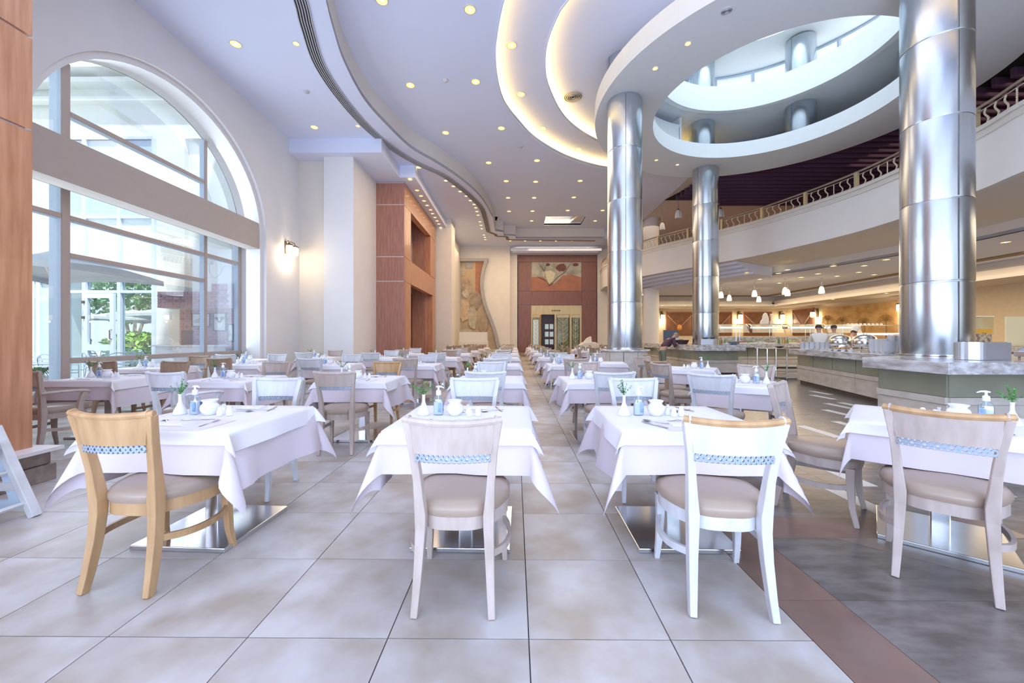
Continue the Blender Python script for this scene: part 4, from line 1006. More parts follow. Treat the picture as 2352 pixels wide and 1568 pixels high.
# ---- things on the tables
leaf_m = mat('dill_green', (.10, .36, .07), .6, noise=.4, scale=40, rnd=.15)
leaf_d = mat('pale_green', (.35, .50, .25), .6, noise=.3, scale=40)
clear_plastic = glass_mat('clear_plastic', (.86, .93, .97), .14, .05)
gel_m = mat('bottle_gel', (.80, .86, .93), .2, noise=.03)
label_blue = mat('label_blue', (.06, .16, .62), .4, scale=14, col2=(.35, .50, .90))
pump_m = mat('white_plastic', (.86, .88, .92), .35, noise=.02)
cut_m = mat('cutlery_steel', (.62, .60, .62), .22, 1.0, noise=.1)
napkin_m = mat('napkin_linen', (.84, .83, .89), .85, noise=.03, bump=.1, bscale=30)
mat_m = mat('place_mat', (.78, .76, .84), .7, noise=.03)
def make_vase():
    t = empty('bud_vase', (0, 0, 0), 0, 'v', 'vase')
    MB().lathe([(.036, 0), (.041, .006), (.034, .03), (.019, .06), (.010, .085), (.009, .12), (.0115, .132), (.009, .133), (.007, .11)], 20, cap1=True).build('vase_body', china, t, smooth=True)
    R = random.Random(5); mb = MB()
    for k in range(9):
        a = R.uniform(0, 6.28); l_ = R.uniform(.06, .11); tilt = R.uniform(.2, .9)
        d = Vector((math.cos(a) * math.sin(tilt), math.sin(a) * math.sin(tilt), math.cos(tilt)))
        p0 = Vector((0, 0, .128)); pts = [p0 + d * l_ * j / 4 + Vector((0, 0, -.012 * (j / 4) ** 2)) for j in range(5)]
        mb.tube(pts, [.0014, .0012, .001, .0009, .0006], 3)
        for j in range(1, 5):
            for q in range(7):
                dd = Vector((R.uniform(-1, 1), R.uniform(-1, 1), R.uniform(-.3, .9))).normalized() * R.uniform(.010, .022)
                s_ = dd.cross(Vector((0, 0, 1))).normalized() * .0028
                mb.add([pts[j], pts[j] + dd * .5 + s_, pts[j] + dd, pts[j] + dd * .5 - s_], [(0, 1, 2, 3)])
    o = mb.build('green_sprig', leaf_m, t); o['kind'] = 'stuff'
    return proto(t)
def make_bottle():
    t = empty('sanitizer_bottle', (0, 0, 0), 0, 's', 'bottle')
    def sec(w, d, z): return [(w * math.copysign(abs(math.cos(2 * PI * i / 20)) ** .6, math.cos(2 * PI * i / 20)), d * math.copysign(abs(math.sin(2 * PI * i / 20)) ** .6, math.sin(2 * PI * i / 20)), z) for i in range(20)]
    MB().ring([sec(.028, .018, 0), sec(.031, .021, .006), sec(.031, .021, .095), sec(.026, .018, .112), sec(.013, .013, .122), sec(.012, .012, .13)], True, True, True).build('bottle_shell', clear_plastic, t, smooth=True)
    MB().ring([sec(.027, .017, .004), sec(.028, .018, .008), sec(.028, .018, .082)], True, True, True).build('gel', gel_m, t, smooth=True)
    for s in (-1, 1): MB().box(.004, .026, s * .0215 - .0006, s * .0215 + .0006, .02, .08).build('label', label_blue, t)
    MB().lathe([(.016, .125), (.0165, .13), (.0155, .152), (.009, .156), (.006, .158), (.006, .172)], 16).build('pump_collar', pump_m, t, smooth=True)
    MB().tube([(-.016, 0, .176), (0, 0, .179), (.02, 0, .178), (.036, 0, .170)], [.006, .008, .006, .004], 8, ry=[.004, .006, .005, .003]).build('pump_head', pump_m, t, smooth=True)
    MB().tube([(0, 0, .158), (0, 0, .176)], .0055, 8).build('pump_stem', pump_m, t)
    MB().tube([(0, 0, .085), (0, 0, .125)], .002, 5).build('dip_tube', pump_m, t)
    return proto(t)
def make_bowl():
    mb = MB().lathe([(.026, 0), (.030, .004), (.045, .022), (.050, .04), (.045, .058), (.034, .068), (.034, .076), (.042, .083), (.043, .088), (.037, .086), (.03, .074), (.03, .02)], 24, cap1=True)
    o = mb.build('sugar_pot', china, smooth=True); return proto(tag(o, 's', 'pot'))
def make_shaker(name, prof):
    t = empty(name, (0, 0, 0), 0, 's', 'shaker')
    MB().lathe(prof, 16).build('shaker_body', china, t, smooth=True)
    z = prof[-1][1]
    mb = MB()
    for k in range(3): mb.lathe([(.0014, 0), (.0014, .0012)], 6, (.004 * math.cos(k * 2.1), .004 * math.sin(k * 2.1), z))
    mb.build('pour_holes', steel_dark, t)
    return proto(t)
def make_tooth():
    t = empty('toothpick_holder', (0, 0, 0), 0, 's', 'holder')
    MB().lathe([(.020, 0), (.021, .003), (.014, .03), (.013, .05), (.010, .05), (.010, .012)], 16, cap1=True).build('holder_cup', china, t, smooth=True)
    mb = MB(); R = random.Random(2)
    for k in range(8):
        a = R.uniform(0, 6.28); mb.tube([(.003 * math.cos(a), .003 * math.sin(a), .012), (.009 * math.cos(a), .009 * math.sin(a), .072)], .0012, 4)
    o = mb.build('toothpicks', napkin_m, t); o['kind'] = 'stuff'
    return proto(t)
def make_fork():
    mb = MB().tube([(0, -.095, .003), (0, -.05, .003), (0, .0, .006), (0, .03, .009)], [.006, .0045, .0025, .003], 6, ry=[.0016, .0016, .0018, .0016])
    mb.tube([(0, .028, .009), (0, .045, .006)], [.004, .011], 6, ry=.0012)
    for k in range(4): mb.tube([((k - 1.5) * .0055, .044, .006), ((k - 1.5) * .0056, .07, .004), ((k - 1.5) * .0054, .09, .008)], [.0017, .0016, .0009], 4, ry=.0009)
    o = mb.build('fork', cut_m, smooth=True); return proto(tag(o, 's', 'fork'))
def make_spoon():
    mb = MB().tube([(0, -.09, .003), (0, -.04, .003), (0, .02, .007), (0, .04, .006)], [.006, .004, .0025, .0035], 6, ry=[.0016, .0016, .0018, .0016])
    mb.ring([[(r * .019 * math.cos(2 * PI * i / 14), .065 + r * .027 * math.sin(2 * PI * i / 14), z) for i in range(14)] for r, z in ((.2, .0012), (.6, .003), (.9, .006), (1, .0085), (.93, .0085), (.5, .005))], True, True, True)
    o = mb.build('spoon', cut_m, smooth=True); return proto(tag(o, 's', 'spoon'))
def make_knife():
    mb = MB().tube([(0, -.10, .004), (0, -.03, .004), (0, -.01, .004)], [.0065, .0055, .004], 8, ry=[.003, .003, .002])
    mb.add([(-.004, -.012, .003), (.006, -.012, .003), (.0095, .05, .003), (.004, .105, .003), (-.004, .1, .003), (-.004, -.012, .0045), (.006, -.012, .0045), (.0095, .05, .0045), (.004, .105, .0045), (-.004, .1, .0045)],
           [(4, 3, 2, 1, 0), (5, 6, 7, 8, 9), (0, 1, 6, 5), (1, 2, 7, 6), (2, 3, 8, 7), (3, 4, 9, 8), (4, 0, 5, 9)])
    o = mb.build('knife', cut_m, smooth=True); return proto(tag(o, 's', 'knife'))
def make_napkin():
    mb = MB(); n = 10; loops = []
    for i in range(n + 1):
        x = -.085 + .17 * i / n; w = .004 * math.sin(i * 1.1)
        loops.append([(x, -.05 + w, 0), (x, .05 + w, 0), (x, .058 + w, .006 + .002 * math.sin(i)), (x, .045 + w, .0135), (x, 0, .012 + .003 * math.sin(i * .8)), (x, -.045 + w, .013), (x, -.056 + w, .006)])
    mb.ring(loops, True, True, True)
    o = mb.build('folded_napkin', napkin_m, smooth=True); return proto(tag(o, 's', 'napkin'))
def make_mat():
    o = MB().box(-.20, .20, -.14, .14, 0, .0012).build('place_mat', mat_m); return proto(tag(o, 's', 'place mat'))
PR = {'bud_vase': make_vase(), 'sanitizer_bottle': make_bottle(), 'sugar_pot': make_bowl(),
      'salt_shaker': make_shaker('salt_shaker', [(.017, 0), (.019, .004), (.019, .025), (.013, .045), (.012, .055), (.007, .062)]),
      'pepper_shaker': make_shaker('pepper_shaker', [(.018, 0), (.020, .004), (.021, .028), (.015, .05), (.013, .06), (.008, .067)]),
      'toothpick_holder': make_tooth(), 'fork': make_fork(), 'spoon': make_spoon(), 'knife': make_knife(), 'folded_napkin': make_napkin(), 'place_mat': make_mat()}
ITEM_LABEL = {'bud_vase': 'white bud vase with a green sprig', 'sanitizer_bottle': 'clear pump bottle with blue label', 'sugar_pot': 'round white china sugar pot',
              'salt_shaker': 'shorter white china shaker', 'pepper_shaker': 'taller white china shaker', 'toothpick_holder': 'white toothpick holder', 'fork': 'steel fork', 'spoon': 'steel spoon', 'knife': 'steel knife',
              'folded_napkin': 'folded white napkin', 'place_mat': 'pale place mat'}
ITEM_GRP = {k: v + 's of the table settings' for k, v in {'bud_vase': 'bud vase', 'sanitizer_bottle': 'pump bottle', 'sugar_pot': 'sugar pot', 'salt_shaker': 'salt shaker', 'pepper_shaker': 'pepper shaker', 'toothpick_holder': 'toothpick holder', 'fork': 'fork', 'spoon': 'spoon', 'knife': 'knife', 'folded_napkin': 'napkin', 'place_mat': 'place mat'}.items()}
_pu = set()
def put(kind, T, lx, ly, rz, where, dz=0.0, extra=''):
    (cx, cy, ang) = T
    x = cx + lx * math.cos(ang) - ly * math.sin(ang); y = cy + lx * math.sin(ang) + ly * math.cos(ang)
    lb = ITEM_LABEL[kind] + extra + ' on ' + where; P = PR[kind]
    if kind not in _pu:
        _pu.add(kind); P.scale = [{'sugar_pot': 1.16, 'sanitizer_bottle': 1.08, 'bud_vase': 1.05}.get(kind, 1)] * 3; P.location = (x, y, TOP + dz); P.rotation_euler = (0, 0, rz + ang); P['label'] = lb; P['group'] = ITEM_GRP[kind]; return P
    return dup(P, (x, y, TOP + dz), rz + ang, lb, ITEM_GRP[kind])
_ti = [0]
_tfirst = [True]
def table(cx, cy, ang, where, level=2, mirror=1, cl_mats=None):
    """level 3: full setting, 2: cruet and napkins, 1: vase, bottle, pot"""
    k = _ti[0]; _ti[0] += 1; T = (cx, cy, ang)
    lb = 'steel pedestal table under white cloths, ' + where
    if _tfirst[0]:
        _tfirst[0] = False; TAB_P.location = (cx, cy, 0); TAB_P.rotation_euler = (0, 0, ang); TAB_P['label'] = lb; TAB_P['group'] = 'square pedestal tables'
    else: dup(TAB_P, (cx, cy, 0), ang, lb, 'square pedestal tables')
    flip = 0 if k % 2 else PI
    obj_me('tablecloth', LOWS[4 if 'turned' in where else k % 4], (cx, cy, 0), ang + flip, 'lavender tablecloth hanging from ' + where, 'tablecloth', 'long tablecloths')
    obj_me('table_topper', TOPS[(k * 3 + 1) % 4], (cx, cy, 0), ang + flip, 'short white topper cloth over ' + where, 'tablecloth', 'short topper cloths')
    m = mirror
    put('bud_vase', T, -.30 * m, .04, k * 1.3, where); put('sanitizer_bottle', T, -.20 * m, .05, (0 if m > 0 else PI) + random.uniform(-.3, .3), where)
    put('sugar_pot', T, -.085 * m, .04, 0, where)
    if level >= 2:
        put('toothpick_holder', T, .0 * m, .06, 0, where); put('salt_shaker', T, .02 * m, .0, 0, where); put('pepper_shaker', T, .075 * m, .015, 0, where)
        put('folded_napkin', T, .03, .29, .05, where, 0, ', far side,'); put('folded_napkin', T, -.02, -.27, -.04, where, 0, ', near side,')
    if level >= 3:
        put('place_mat', T, .04, -.27, 0, where, 0, ', near side,')
        for q in (1, -1):
            sd = ', far side,' if q > 0 else ', near side,'
            put('fork', T, -.15 * m * q, .23 * q, (0.15 if q < 0 else PI), where, .001, sd)
            put('spoon', T, .16 * m * q, .20 * q, (.9 if q < 0 else 2.2), where, .001, sd)
            put('knife', T, .20 * m * q, .27 * q, (0.5 if q < 0 else PI + .3), where, .001, sd)
            put('fork', T, .0 * m * q, .15 * q, 1.9, where, .001, ' lying across,' + sd[1:] if False else (' lying crosswise' + sd))
# the napkin near side sits on the mat
rows = [2.64, 5.12, 7.93, 10.8, 13.6, 16.5, 19.5, 22.4]
rown = ['front', 'second', 'third', 'fourth', 'fifth', 'sixth', 'seventh', 'eighth']
def W_(r, col): return f'{rown[r]} table, {col}'
def chairs2(cx, cy, r, col, near, far, dn=.0, df=.0, an=.0, af=PI, offn=0, offf=0):
    if near: place_chair(cx + offn, cy - .58 + dn, an, near, f'near side, {rown[r]} table, {col}')
    if far: place_chair(cx + offf, cy + .64 + df, af, far, f'far side, {rown[r]} table, {col}')
# row just left of the aisle
col = 'left aisle row'
sty = [('washed', 'white'), ('white', 'white'), ('white', 'white'), ('white', 'washed'), ('white', 'tan'), ('washed', 'tan'), ('white', 'tan'), ('tan', 'tan')]
for r, y in enumerate(rows):
    cx = -.325; table(cx, y, rad(random.uniform(-1, 1)), W_(r, col), 3 if r == 0 else (2 if r < 3 else 1))
    chairs2(cx, y, r, col, sty[r][0], sty[r][1], offn=.045 if r == 0 else random.uniform(-.05, .05), offf=random.uniform(-.05, .05), an=rad(random.uniform(-3, 3)))
# row just right of the aisle
col = 'right aisle row'
sty = [('whitenat', 'white'), ('white', 'washed'), ('washed', 'white'), ('white', 'tan'), ('washed', 'tan'), ('tan', 'tan'), ('natural', 'tan'), ('tan', 'tan')]
for r, y in enumerate(rows):
    cx = 1.04 + (.0 if r < 2 else .05); yy = y - (.05 if r == 1 else 0); table(cx, yy, rad(random.uniform(-1.5, 1.5)), W_(r, col), 3 if r == 0 else (2 if r < 3 else 1))
    chairs2(cx, yy, r, col, sty[r][0], sty[r][1], offn=.01 if r else -.02, offf=.02, an=rad(-6 if r == 0 else random.uniform(-4, 4)))
# second row from the aisle on the left
col = 'second row left'
sty = [('natural', 'white'), ('washed', 'natural'), ('washed', 'white'), ('white', 'tan'), ('white', 'washed'), ('tan', 'tan'), ('tan', 'tan')]
for r, y in enumerate(rows[:7]):
    cx = -1.98 - (.03 if r == 0 else 0); table(cx, y, rad(random.uniform(-1, 1) if r else -3), W_(r, col), 3 if r < 2 else (2 if r < 4 else 1))
    chairs2(cx, y, r, col, sty[r][0], sty[r][1], dn=.14 if r == 0 else 0, offn=.045 if r == 0 else 0, offf=-.14 if r == 0 else .02, an=rad(-4 if r == 0 else random.uniform(-5, 5)))
col = 'third row left'
sty = [None, ('washed', 'washed'), ('white', 'white'), ('white', 'white'), ('washed', 'white'), None]
for r in (1, 2, 3, 4):
    y = rows[r]; cx = -3.68; table(cx, y + .03, rad(random.uniform(-2, 2)), W_(r, col), 3 if r == 1 else 2)
    if r == 1:
        place_chair(cx - .03, y - .67, rad(-4), 'white', 'near side, second table, third row left', arms=True)
        chairs2(cx, y, r, col, None, sty[r][1], offf=.02)
    else: chairs2(cx, y, r, col, sty[r][0], sty[r][1], an=rad(random.uniform(-5, 5)))
col = 'fourth row left'
for r, s_ in ((1, ('washed', 'tan')), (2, ('tan', 'white')), (3, ('white', 'washed'))):
    y = rows[r]; cx = -5.42; table(cx, y + .12, rad(random.uniform(-2, 2)), W_(r, col), 3 if r == 1 else 2)
    if r == 1:
        place_chair(cx + .05, y - .60, rad(-2), 'washed', 'near side, second table, fourth row left', arms=True)
        place_chair(cx + .1, y + .74, PI, 'tan', 'far side, second table, fourth row left')
    else: chairs2(cx, y + .1, r, col, s_[0], s_[1])
col = 'window'
table(-6.55, 7.1, rad(1), 'table beside the arched window', 2)
place_chair(-6.55, 6.47, 0, 'tan', 'near side of the table beside the arched window')
place_chair(-6.5, 7.78, PI, 'tan', 'far side of the table beside the arched window', arms=True)
table(-6.5, 9.7, rad(-1), 'back table beside the arched window', 1)
place_chair(-6.5, 9.07, 0, 'white', 'near side of the back table beside the arched window')
# turned tables on the right
table(2.735, 2.56, rad(-42), 'turned front table at the right edge', 3, -1)
place_chair(2.35, 2.19, rad(-45), 'washnat', 'before the turned front table')
place_chair(2.30, 2.98, rad(-136), 'washed', 'turned away behind the turned front table')
table(2.62, 4.68, rad(-28), 'turned second table by the granite floor', 2, -1)
place_chair(2.15, 4.22, rad(-38), 'white', 'near side of the turned second table')
place_chair(3.12, 5.12, rad(150), 'washed', 'far side of the turned second table')
table(3.05, 6.95, rad(-30), 'turned third table by the granite floor', 2, -1)
place_chair(2.5, 6.5, rad(-60), 'tan', 'left side of the turned third table')
place_chair(2.62, 7.5, rad(-150), 'washed', 'behind the turned third table, left')
place_chair(2.35, 5.75, rad(-75), 'washed', 'standing alone between turned tables')
table(1.95, 8.6, rad(-10), 'table in front of the round marble plinth', 1)
place_chair(1.95, 9.25, PI, 'washed', 'behind the table before the marble plinth')
place_chair(2.62, 8.9, rad(70), 'tan', 'right side of the table before the marble plinth')
for r, (x, y) in enumerate(((3.1, 13.4), (3.1, 16.2), (3.2, 19.0), (4.9, 18.0), (4.9, 21.0))):
    w_ = ['first', 'second', 'third', 'fourth', 'fifth'][r] + ' table past the round plinth'
    table(x, y, rad(random.uniform(-2, 2)), w_, 1)
    place_chair(x, y - .62, 0, ('white', 'tan', 'white', 'tan', 'tan')[r], 'near the ' + w_)
    place_chair(x, y + .64, PI, 'tan', 'behind the ' + w_)
    place_chair(x - .66, y, rad(-90), 'tan' if r % 2 else 'washed', 'left of the ' + w_)
for r, (x, y) in enumerate(((-1.9, 22.2), (-3.0, 19.3), (-2.7, 23.1))):
    w_ = ['first', 'second', 'third'][r] + ' table near the curved relief'
    table(x, y, rad(random.uniform(-3, 3)), w_, 1)
    place_chair(x, y - .62, 0, 'tan', 'near the ' + w_); place_chair(x, y + .64, PI, 'tan', 'behind the ' + w_)
# ================================================================== FAR PORTAL
def PX(x, Y): return WY(x, 777, Y)[0]
def PZ(y, Y): return CAMH + (777 - y) / FPX * Y
F = 28.0
wood_mar = mat('maroon_wood_veneer', (.27, .125, .105), .4, scale=3.0, col2=(.20, .085, .07), stretch=(6, 6, .5), detail=8)
t = empty('entrance_portal', (PX(1280, F), F, 0), 0, 'tall red wood portal with painting above the far doors', 'portal')
ox = PX(1280, F)
xl, xa, xb, xr = [PX(v, F) - ox for v in (1190, 1220, 1336, 1370)]
for z0, z1 in ((0, 3.64), (3.68, 4.62), (4.66, 6.67)):
    MB().box(xl, xa, 0, .1, z0, z1).build('veneer_panel', wood_mar, t); MB().box(xb, xr, 0, .1, z0, z1).build('veneer_panel', wood_mar, t)
MB().box(xl, xr, 0, .1, 6.70, 7.19).build('veneer_panel', wood_mar, t)
MB().box(xa + .01, xb - .01, 0, .1, 3.64, 4.62).build('veneer_panel', wood_mar, t)
MB().box(xl + .02, xr - .02, .1, .12, 3.6, 7.15).build('joint_backing', stripe_m, t)
# abstract painting
pt = empty('abstract_painting', (PX(1278, F), F - .02, 0), 0, 'wide abstract painting of dark branches over orange ground above the far doors', 'painting')
pw = (xb - xa) / 2
MB().box(-pw + .02, pw - .02, 0, .018, 4.64, 6.68).build('canvas', mat('paint_grey', (.46, .44, .37), .7, scale=1.6, col2=(.25, .24, .21), detail=7), pt)
def blob(mb, cx, cz, rx, rz, y, n=16, sd=1):
    R = random.Random(sd); pts = [(cx + rx * (1 + R.uniform(-.15, .15)) * math.cos(2 * PI * i / n), y, cz + rz * (1 + R.uniform(-.15, .15)) * math.sin(2 * PI * i / n)) for i in range(n)]
    return mb.add(pts + [(p[0], y + .006, p[2]) for p in pts], [tuple(range(n))[::-1], tuple(range(n, 2 * n))] + [(i, (i + 1) % n, n + (i + 1) % n, n + i) for i in range(n)])
flat_shape(MB(), [(-pw + .03, 4.65), (-pw + .03, 5.62), (-1.0, 5.66), (-.6, 5.35), (-.2, 5.15), (.1, 5.4), (.45, 5.75), (1.1, 5.8), (pw - .03, 5.6), (pw - .03, 4.65)], -.006, 0).build('orange_field', mat('paint_orange', (.42, .17, .10), .7, scale=2.5, col2=(.30, .14, .11), detail=8), pt)
blob(MB(), .35, 6.3, .38, .28, -.012, sd=4).build('dark_round', mat('paint_maroon', (.20, .08, .07), .7, noise=.4), pt)
blob(MB(), 1.35, 6.5, .2, .12, -.012, sd=5).build('dark_round', MATS['paint_maroon'], pt); blob(MB(), -.6, 6.5, .15, .1, -.012, sd=6).build('dark_round', MATS['paint_maroon'], pt)
flat_shape(MB(), [(-1.0, 6.0), (-.75, 5.4), (-.5, 5.1), (-.25, 5.4), (-.05, 5.9), (-.4, 6.1)], -.012, -.006).build('pale_bowl', mat('paint_pale', (.62, .58, .42), .7, noise=.2), pt)
MB().tube([(-.5, -.02, 5.0), (-.75, -.02, 5.5), (-.9, -.02, 6.1), (-1.25, -.02, 6.6)], [.06, .05, .04, .02], 5, ry=.01).tube([(-.88, -.02, 6.05), (-.65, -.02, 6.6)], [.04, .02], 5, ry=.01).tube([(-.5, -.02, 5.0), (.05, -.02, 5.6), (.55, -.02, 5.95), (.95, -.02, 6.5)], [.05, .05, .045, .02], 5, ry=.01).tube([(-.72, -.02, 5.35), (-1.35, -.02, 5.65)], [.04, .015], 5, ry=.01).build('branch', mat('paint_black', (.04, .035, .03), .7), pt)
# doors
dr = empty('entrance_doors', (PX(1278, F), F + .02, 0), 0, 'cream framed entrance doors with leaf pattern glass under the painting', 'door')
cream_w = mat('cream_painted_wood', (.66, .58, .38), .5, noise=.12, scale=4, stretch=(1, 1, .3))
def X0(v): return PX(v, F) - PX(1278, F)
MB().box(-pw, pw, .0, .1, 2.98, 3.62).build('lintel', cream_w, dr)
sg = MB()
for k in range(5): sg.box(-.32 + .13 * k, -.24 + .13 * k, -.012, 0, 3.2, 3.3)
sg.build('door_sign', mat('sign_ink', (.12, .10, .08), .6), dr)
for v in (1221, 1241, 1276, 1311, 1334): MB().box(X0(v) - .07, X0(v) + .07, 0, .1, 0, 2.98).build('door_post', cream_w, dr)
dk = mat('dark_plum_door', (.055, .02, .04), .35, noise=.2); pane_m = mat('glowing_pane', (.50, .62, .62), .2, emis=.35)  # panes get a glow of their own, with no lamp behind
a, b = X0(1245), X0(1274)
MB().box(a, b, .5, .56, 0, 2.95).build('inner_door', dk, dr)
for i in range(2):
    for j in range(3):
        cx = a + (b - a) * (.42 + .38 * i); zz = .75 + .55 * j + .1
        MB().box(cx - .13, cx + .13, .47, .495, zz, zz + .36).build('door_pane', pane_m, dr)
MB().xf(Matrix.Identity(4)).box(X0(1241) - .02, X0(1241) + .03, -.6, 0, 0, 2.9).build('open_leaf', mat('open_leaf_wood', (.42, .26, .11), .5, noise=.3, scale=4), dr)
iron = mat('pale_iron', (.62, .58, .48), .5); gb = mat('door_glass_green', (.10, .13, .07), .12, scale=3, col2=(.28, .33, .20))
for (v0, v1) in ((1224, 1238), (1281, 1306), (1315, 1330)):
    a, b = X0(v0), X0(v1)
    MB().box(a, b, .05, .07, 0.3, 2.75).build('door_glass', gb, dr); MB().box(a - .05, b + .05, .02, .06, 0, .3).build('kick_rail', cream_w, dr)
    MB().box(a - .05, b + .05, .02, .06, 2.75, 2.98).build('head_rail', cream_w, dr)
    mb = MB(); cx = (a + b) / 2; hw = (b - a) / 2 * .85
    mb.tube([(cx, .03, .3), (cx, .03, 2.7)], .015, 4)
    for j in range(8):
        zz = .45 + j * .28
        for s in (-1, 1): mb.tube([(cx, .03, zz), (cx + s * hw * .5, .03, zz + .10), (cx + s * hw, .03, zz + .30)], .014, 4)
    mb.build('leaf_grille', iron, dr)
MB().box(X0(1224) + .02, X0(1238) - .02, .045, .05, .4, 2.6).build('side_pane', pane_m, dr)

# curved relief on the back-left wall
G = 27.28; gx = PX(1095, G)
t = empty('curved_relief', (gx, G, 0), 0, 'tall painted relief of jars inside an hourglass shaped grey frame on the far left wall', 'relief')
def g(px, py): return (PX(px, G) - gx, PZ(py, G))
rc = smooth_path([g(1118, 597), g(1110, 625), g(1107, 655), g(1112, 690), g(1123, 722), g(1136, 757), g(1146, 800)], 4)
lc = smooth_path([g(1056, 600), g(1058, 660), g(1056, 720), g(1048, 800)], 4)
grey_f = mat('grey_relief_frame', (.40, .38, .38), .6, noise=.1)
MB().tube([(x, -.12, z) for x, z in rc], .11, 4, ry=.16, up=(0, 1, 0)).build('frame', grey_f, t, smooth=False)
MB().tube([(x, -.05, z) for x, z in lc], .05, 4, ry=.06, up=(0, 1, 0)).build('frame', grey_f, t)
MB().box(lc[0][0] - .05, rc[0][0] + .12, -.25, 0, rc[0][1] - .12, rc[0][1] + .08).build('frame_top', grey_f, t)
flat_shape(MB(), lc[::-1] + rc, -.02, 0).build('painted_field', mat('relief_field', (.60, .42, .26), .8, scale=1.3, col2=(.44, .36, .26), detail=6), t)
jar_cols = [(.58, .50, .38), (.50, .38, .27), (.62, .56, .44), (.42, .33, .25), (.66, .50, .34)]
for k, (px_, py_, rx, rz) in enumerate(((1063, 622, .3, .35), (1072, 660, .55, .55), (1070, 675, .3, .3), (1093, 690, .5, .6), (1066, 712, .45, .8), (1085, 730, .4, .8), (1110, 745, .4, .6), (1072, 770, .6, .5), (1105, 785, .6, .5))):
    x, z = g(px_, py_)
    blob(MB(), x, z, rx * .8, rz, -.05 - .012 * k, 20, k + 30).build('jar', mat('jar_%d' % (k % 5), jar_cols[k % 5], .8, noise=.3, scale=4), t)
MB().box(*[g(1092, 0)[0], g(1110, 0)[0]], -.04, -.02, g(0, 690)[1], g(0, 603)[1]).build('orange_block', mat('relief_orange', (.46, .22, .13), .8, noise=.15), t)
MB().box(g(1070, 0)[0], g(1086, 0)[0], -.05, -.03, g(0, 616)[1], g(0, 602)[1]).build('vent_plate', grey_f, t)
H_ = 24.2
t = empty('reception_desk', (PX(1087, H_), H_, 0), 0, 'plain cream reception desk standing before the curved relief', 'desk')
MB().box(-.9, .9, -.05, .7, 0, 1.12).build('body', plaster_cream, t, bevel=.01); MB().box(-.86, .86, 0, .6, 1.14, 1.66).build('upper_screen', plaster_cream, t, bevel=.01)
MB().box(-.88, .88, -.03, .66, 1.12, 1.14).build('joint', stripe_m, t)
H_ = 22.6
t = empty('cream_sculpture', (PX(1352, H_), H_, 0), 0, 'rounded cream sculpture with a pointed top right of the far doors', 'sculpture')
MB().ring([[(x, -.35, z) for x, z in P_] if q else [(x, .35, z) for x, z in P_] for q in (1, 0) for P_ in [[(-.55, 0), (-.55, .9), (-.35, 1.05), (0, 1.1), (.4, 1.05), (.6, .85), (.62, 0)]]], True, True, True).build('body', figm, t, bevel=.06)
MB().ring([[(x, y_, z) for x, z in ((-.3, 1.06), (-.12, 1.28), (.1, 1.4), (.14, 1.36), (.16, 1.08))] for y_ in (-.12, .12)], True, True, True).build('pointed_top', figm, t, bevel=.02)

# ================================================================== CEILING LAMPS
def downlight(px, py, z, k, where, r=.10, group='ceiling downlights'):
    p = W(px, py, z)
    if DL.get(r) is None:
        t = empty('ceiling_downlight', (p[0], p[1], z), 0, 'x', 'ceiling lamp', group)
        MB().lathe([(r, -.006), (r * 1.22, -.010), (r * 1.28, -.004), (r * 1.28, 0)], 18, cap0=False, cap1=False).build('trim_ring', trim_m, t, smooth=True)
        MB().lathe([(r, -.006), (r * .9, -.003), (r * .34, -.002)], 18, cap0=False, cap1=False).build('reflector', lamp_glow, t)
        MB().lathe([(.001, -.003), (r * .34, -.002)], 14, cap0=False, cap1=True).build('bulb', lamp_core, t)
        DL[r] = proto(t)
    else: t = dup(DL[r], (p[0], p[1], z), 0)
    t['label'] = f'lit ceiling downlight, {where}'; t['group'] = group; return t
DL = {}
def o_(k): return ordn[k] if k < 12 else ['thirteenth', 'fourteenth', 'fifteenth', 'sixteenth', 'seventeenth', 'eighteenth', 'nineteenth', 'twentieth', 'twenty first', 'twenty second', 'twenty third', 'twenty fourth', 'twenty fifth', 'twenty sixth', 'twenty seventh', 'twenty eighth', 'twenty ninth', 'thirtieth'][k - 12]
for k, q in enumerate(((541, 101), (680, 100), (722, 292), (822, 289), (961.5, 384))): downlight(*q, ZK, k, f'{o_(k)} from the front in the window side ceiling', .10 if k % 2 == 0 else .06)
for k, q in enumerate(((1024, 414.7), (1041.5, 427.5), (1056.8, 439.6), (1071, 450), (1080.4, 460.3), (1089, 469), (1092.8, 476.9), (1095.4, 485.5), (1098, 493.8), (1102.4, 509), (1105, 517), (1106.5, 525), (1111.6, 539.4), (1113.9, 544.8), (1114.8, 549.9))):
    downlight(*q, ZK, k, f'{o_(k)} from the front beside the curved slot', .08)
for k, q in enumerate(((942, 412), (958, 437), (967, 449.8), (974, 461), (981, 471.5), (989, 481.7), (993.5, 490.3), (999, 499), (1004, 507), (1008, 514), (1012, 522), (1018, 529))):
    downlight(*q, 7.205 if k else 7.185, k, f'{o_(k)} from the front over the timber pier', .08)
for k, px in enumerate((1172, 1206, 1241, 1277, 1314, 1359)): downlight(px, 553, ZK, k, f'{o_(k)} from the left above the far portal', .08)
for k, q in enumerate(((877, 1), (1079.5, 22), (942.5, 195.6), (1092.5, 187.5), (1023.6, 304.6), (1151.5, 294.3), (1122.4, 373.5), (1233.4, 368.5), (1162.6, 415.6), (1230.3, 417), (1332.5, 415), (1167, 453.9), (1226.9, 453.9), (1318, 453), (1169, 485), (1223, 484.5), (1304, 483), (1384, 483), (1221, 507), (1367, 507))):
    downlight(*q, Z2, k, f'{o_(k)} counted from the front in the raised ceiling', .11)
for k, q in enumerate(((1175, 104), (1196.6, 216.6), (1246, 295), (1328, 343))): downlight(*q, Z3, k, f'{o_(k)} from the front between the lit coves', .11)
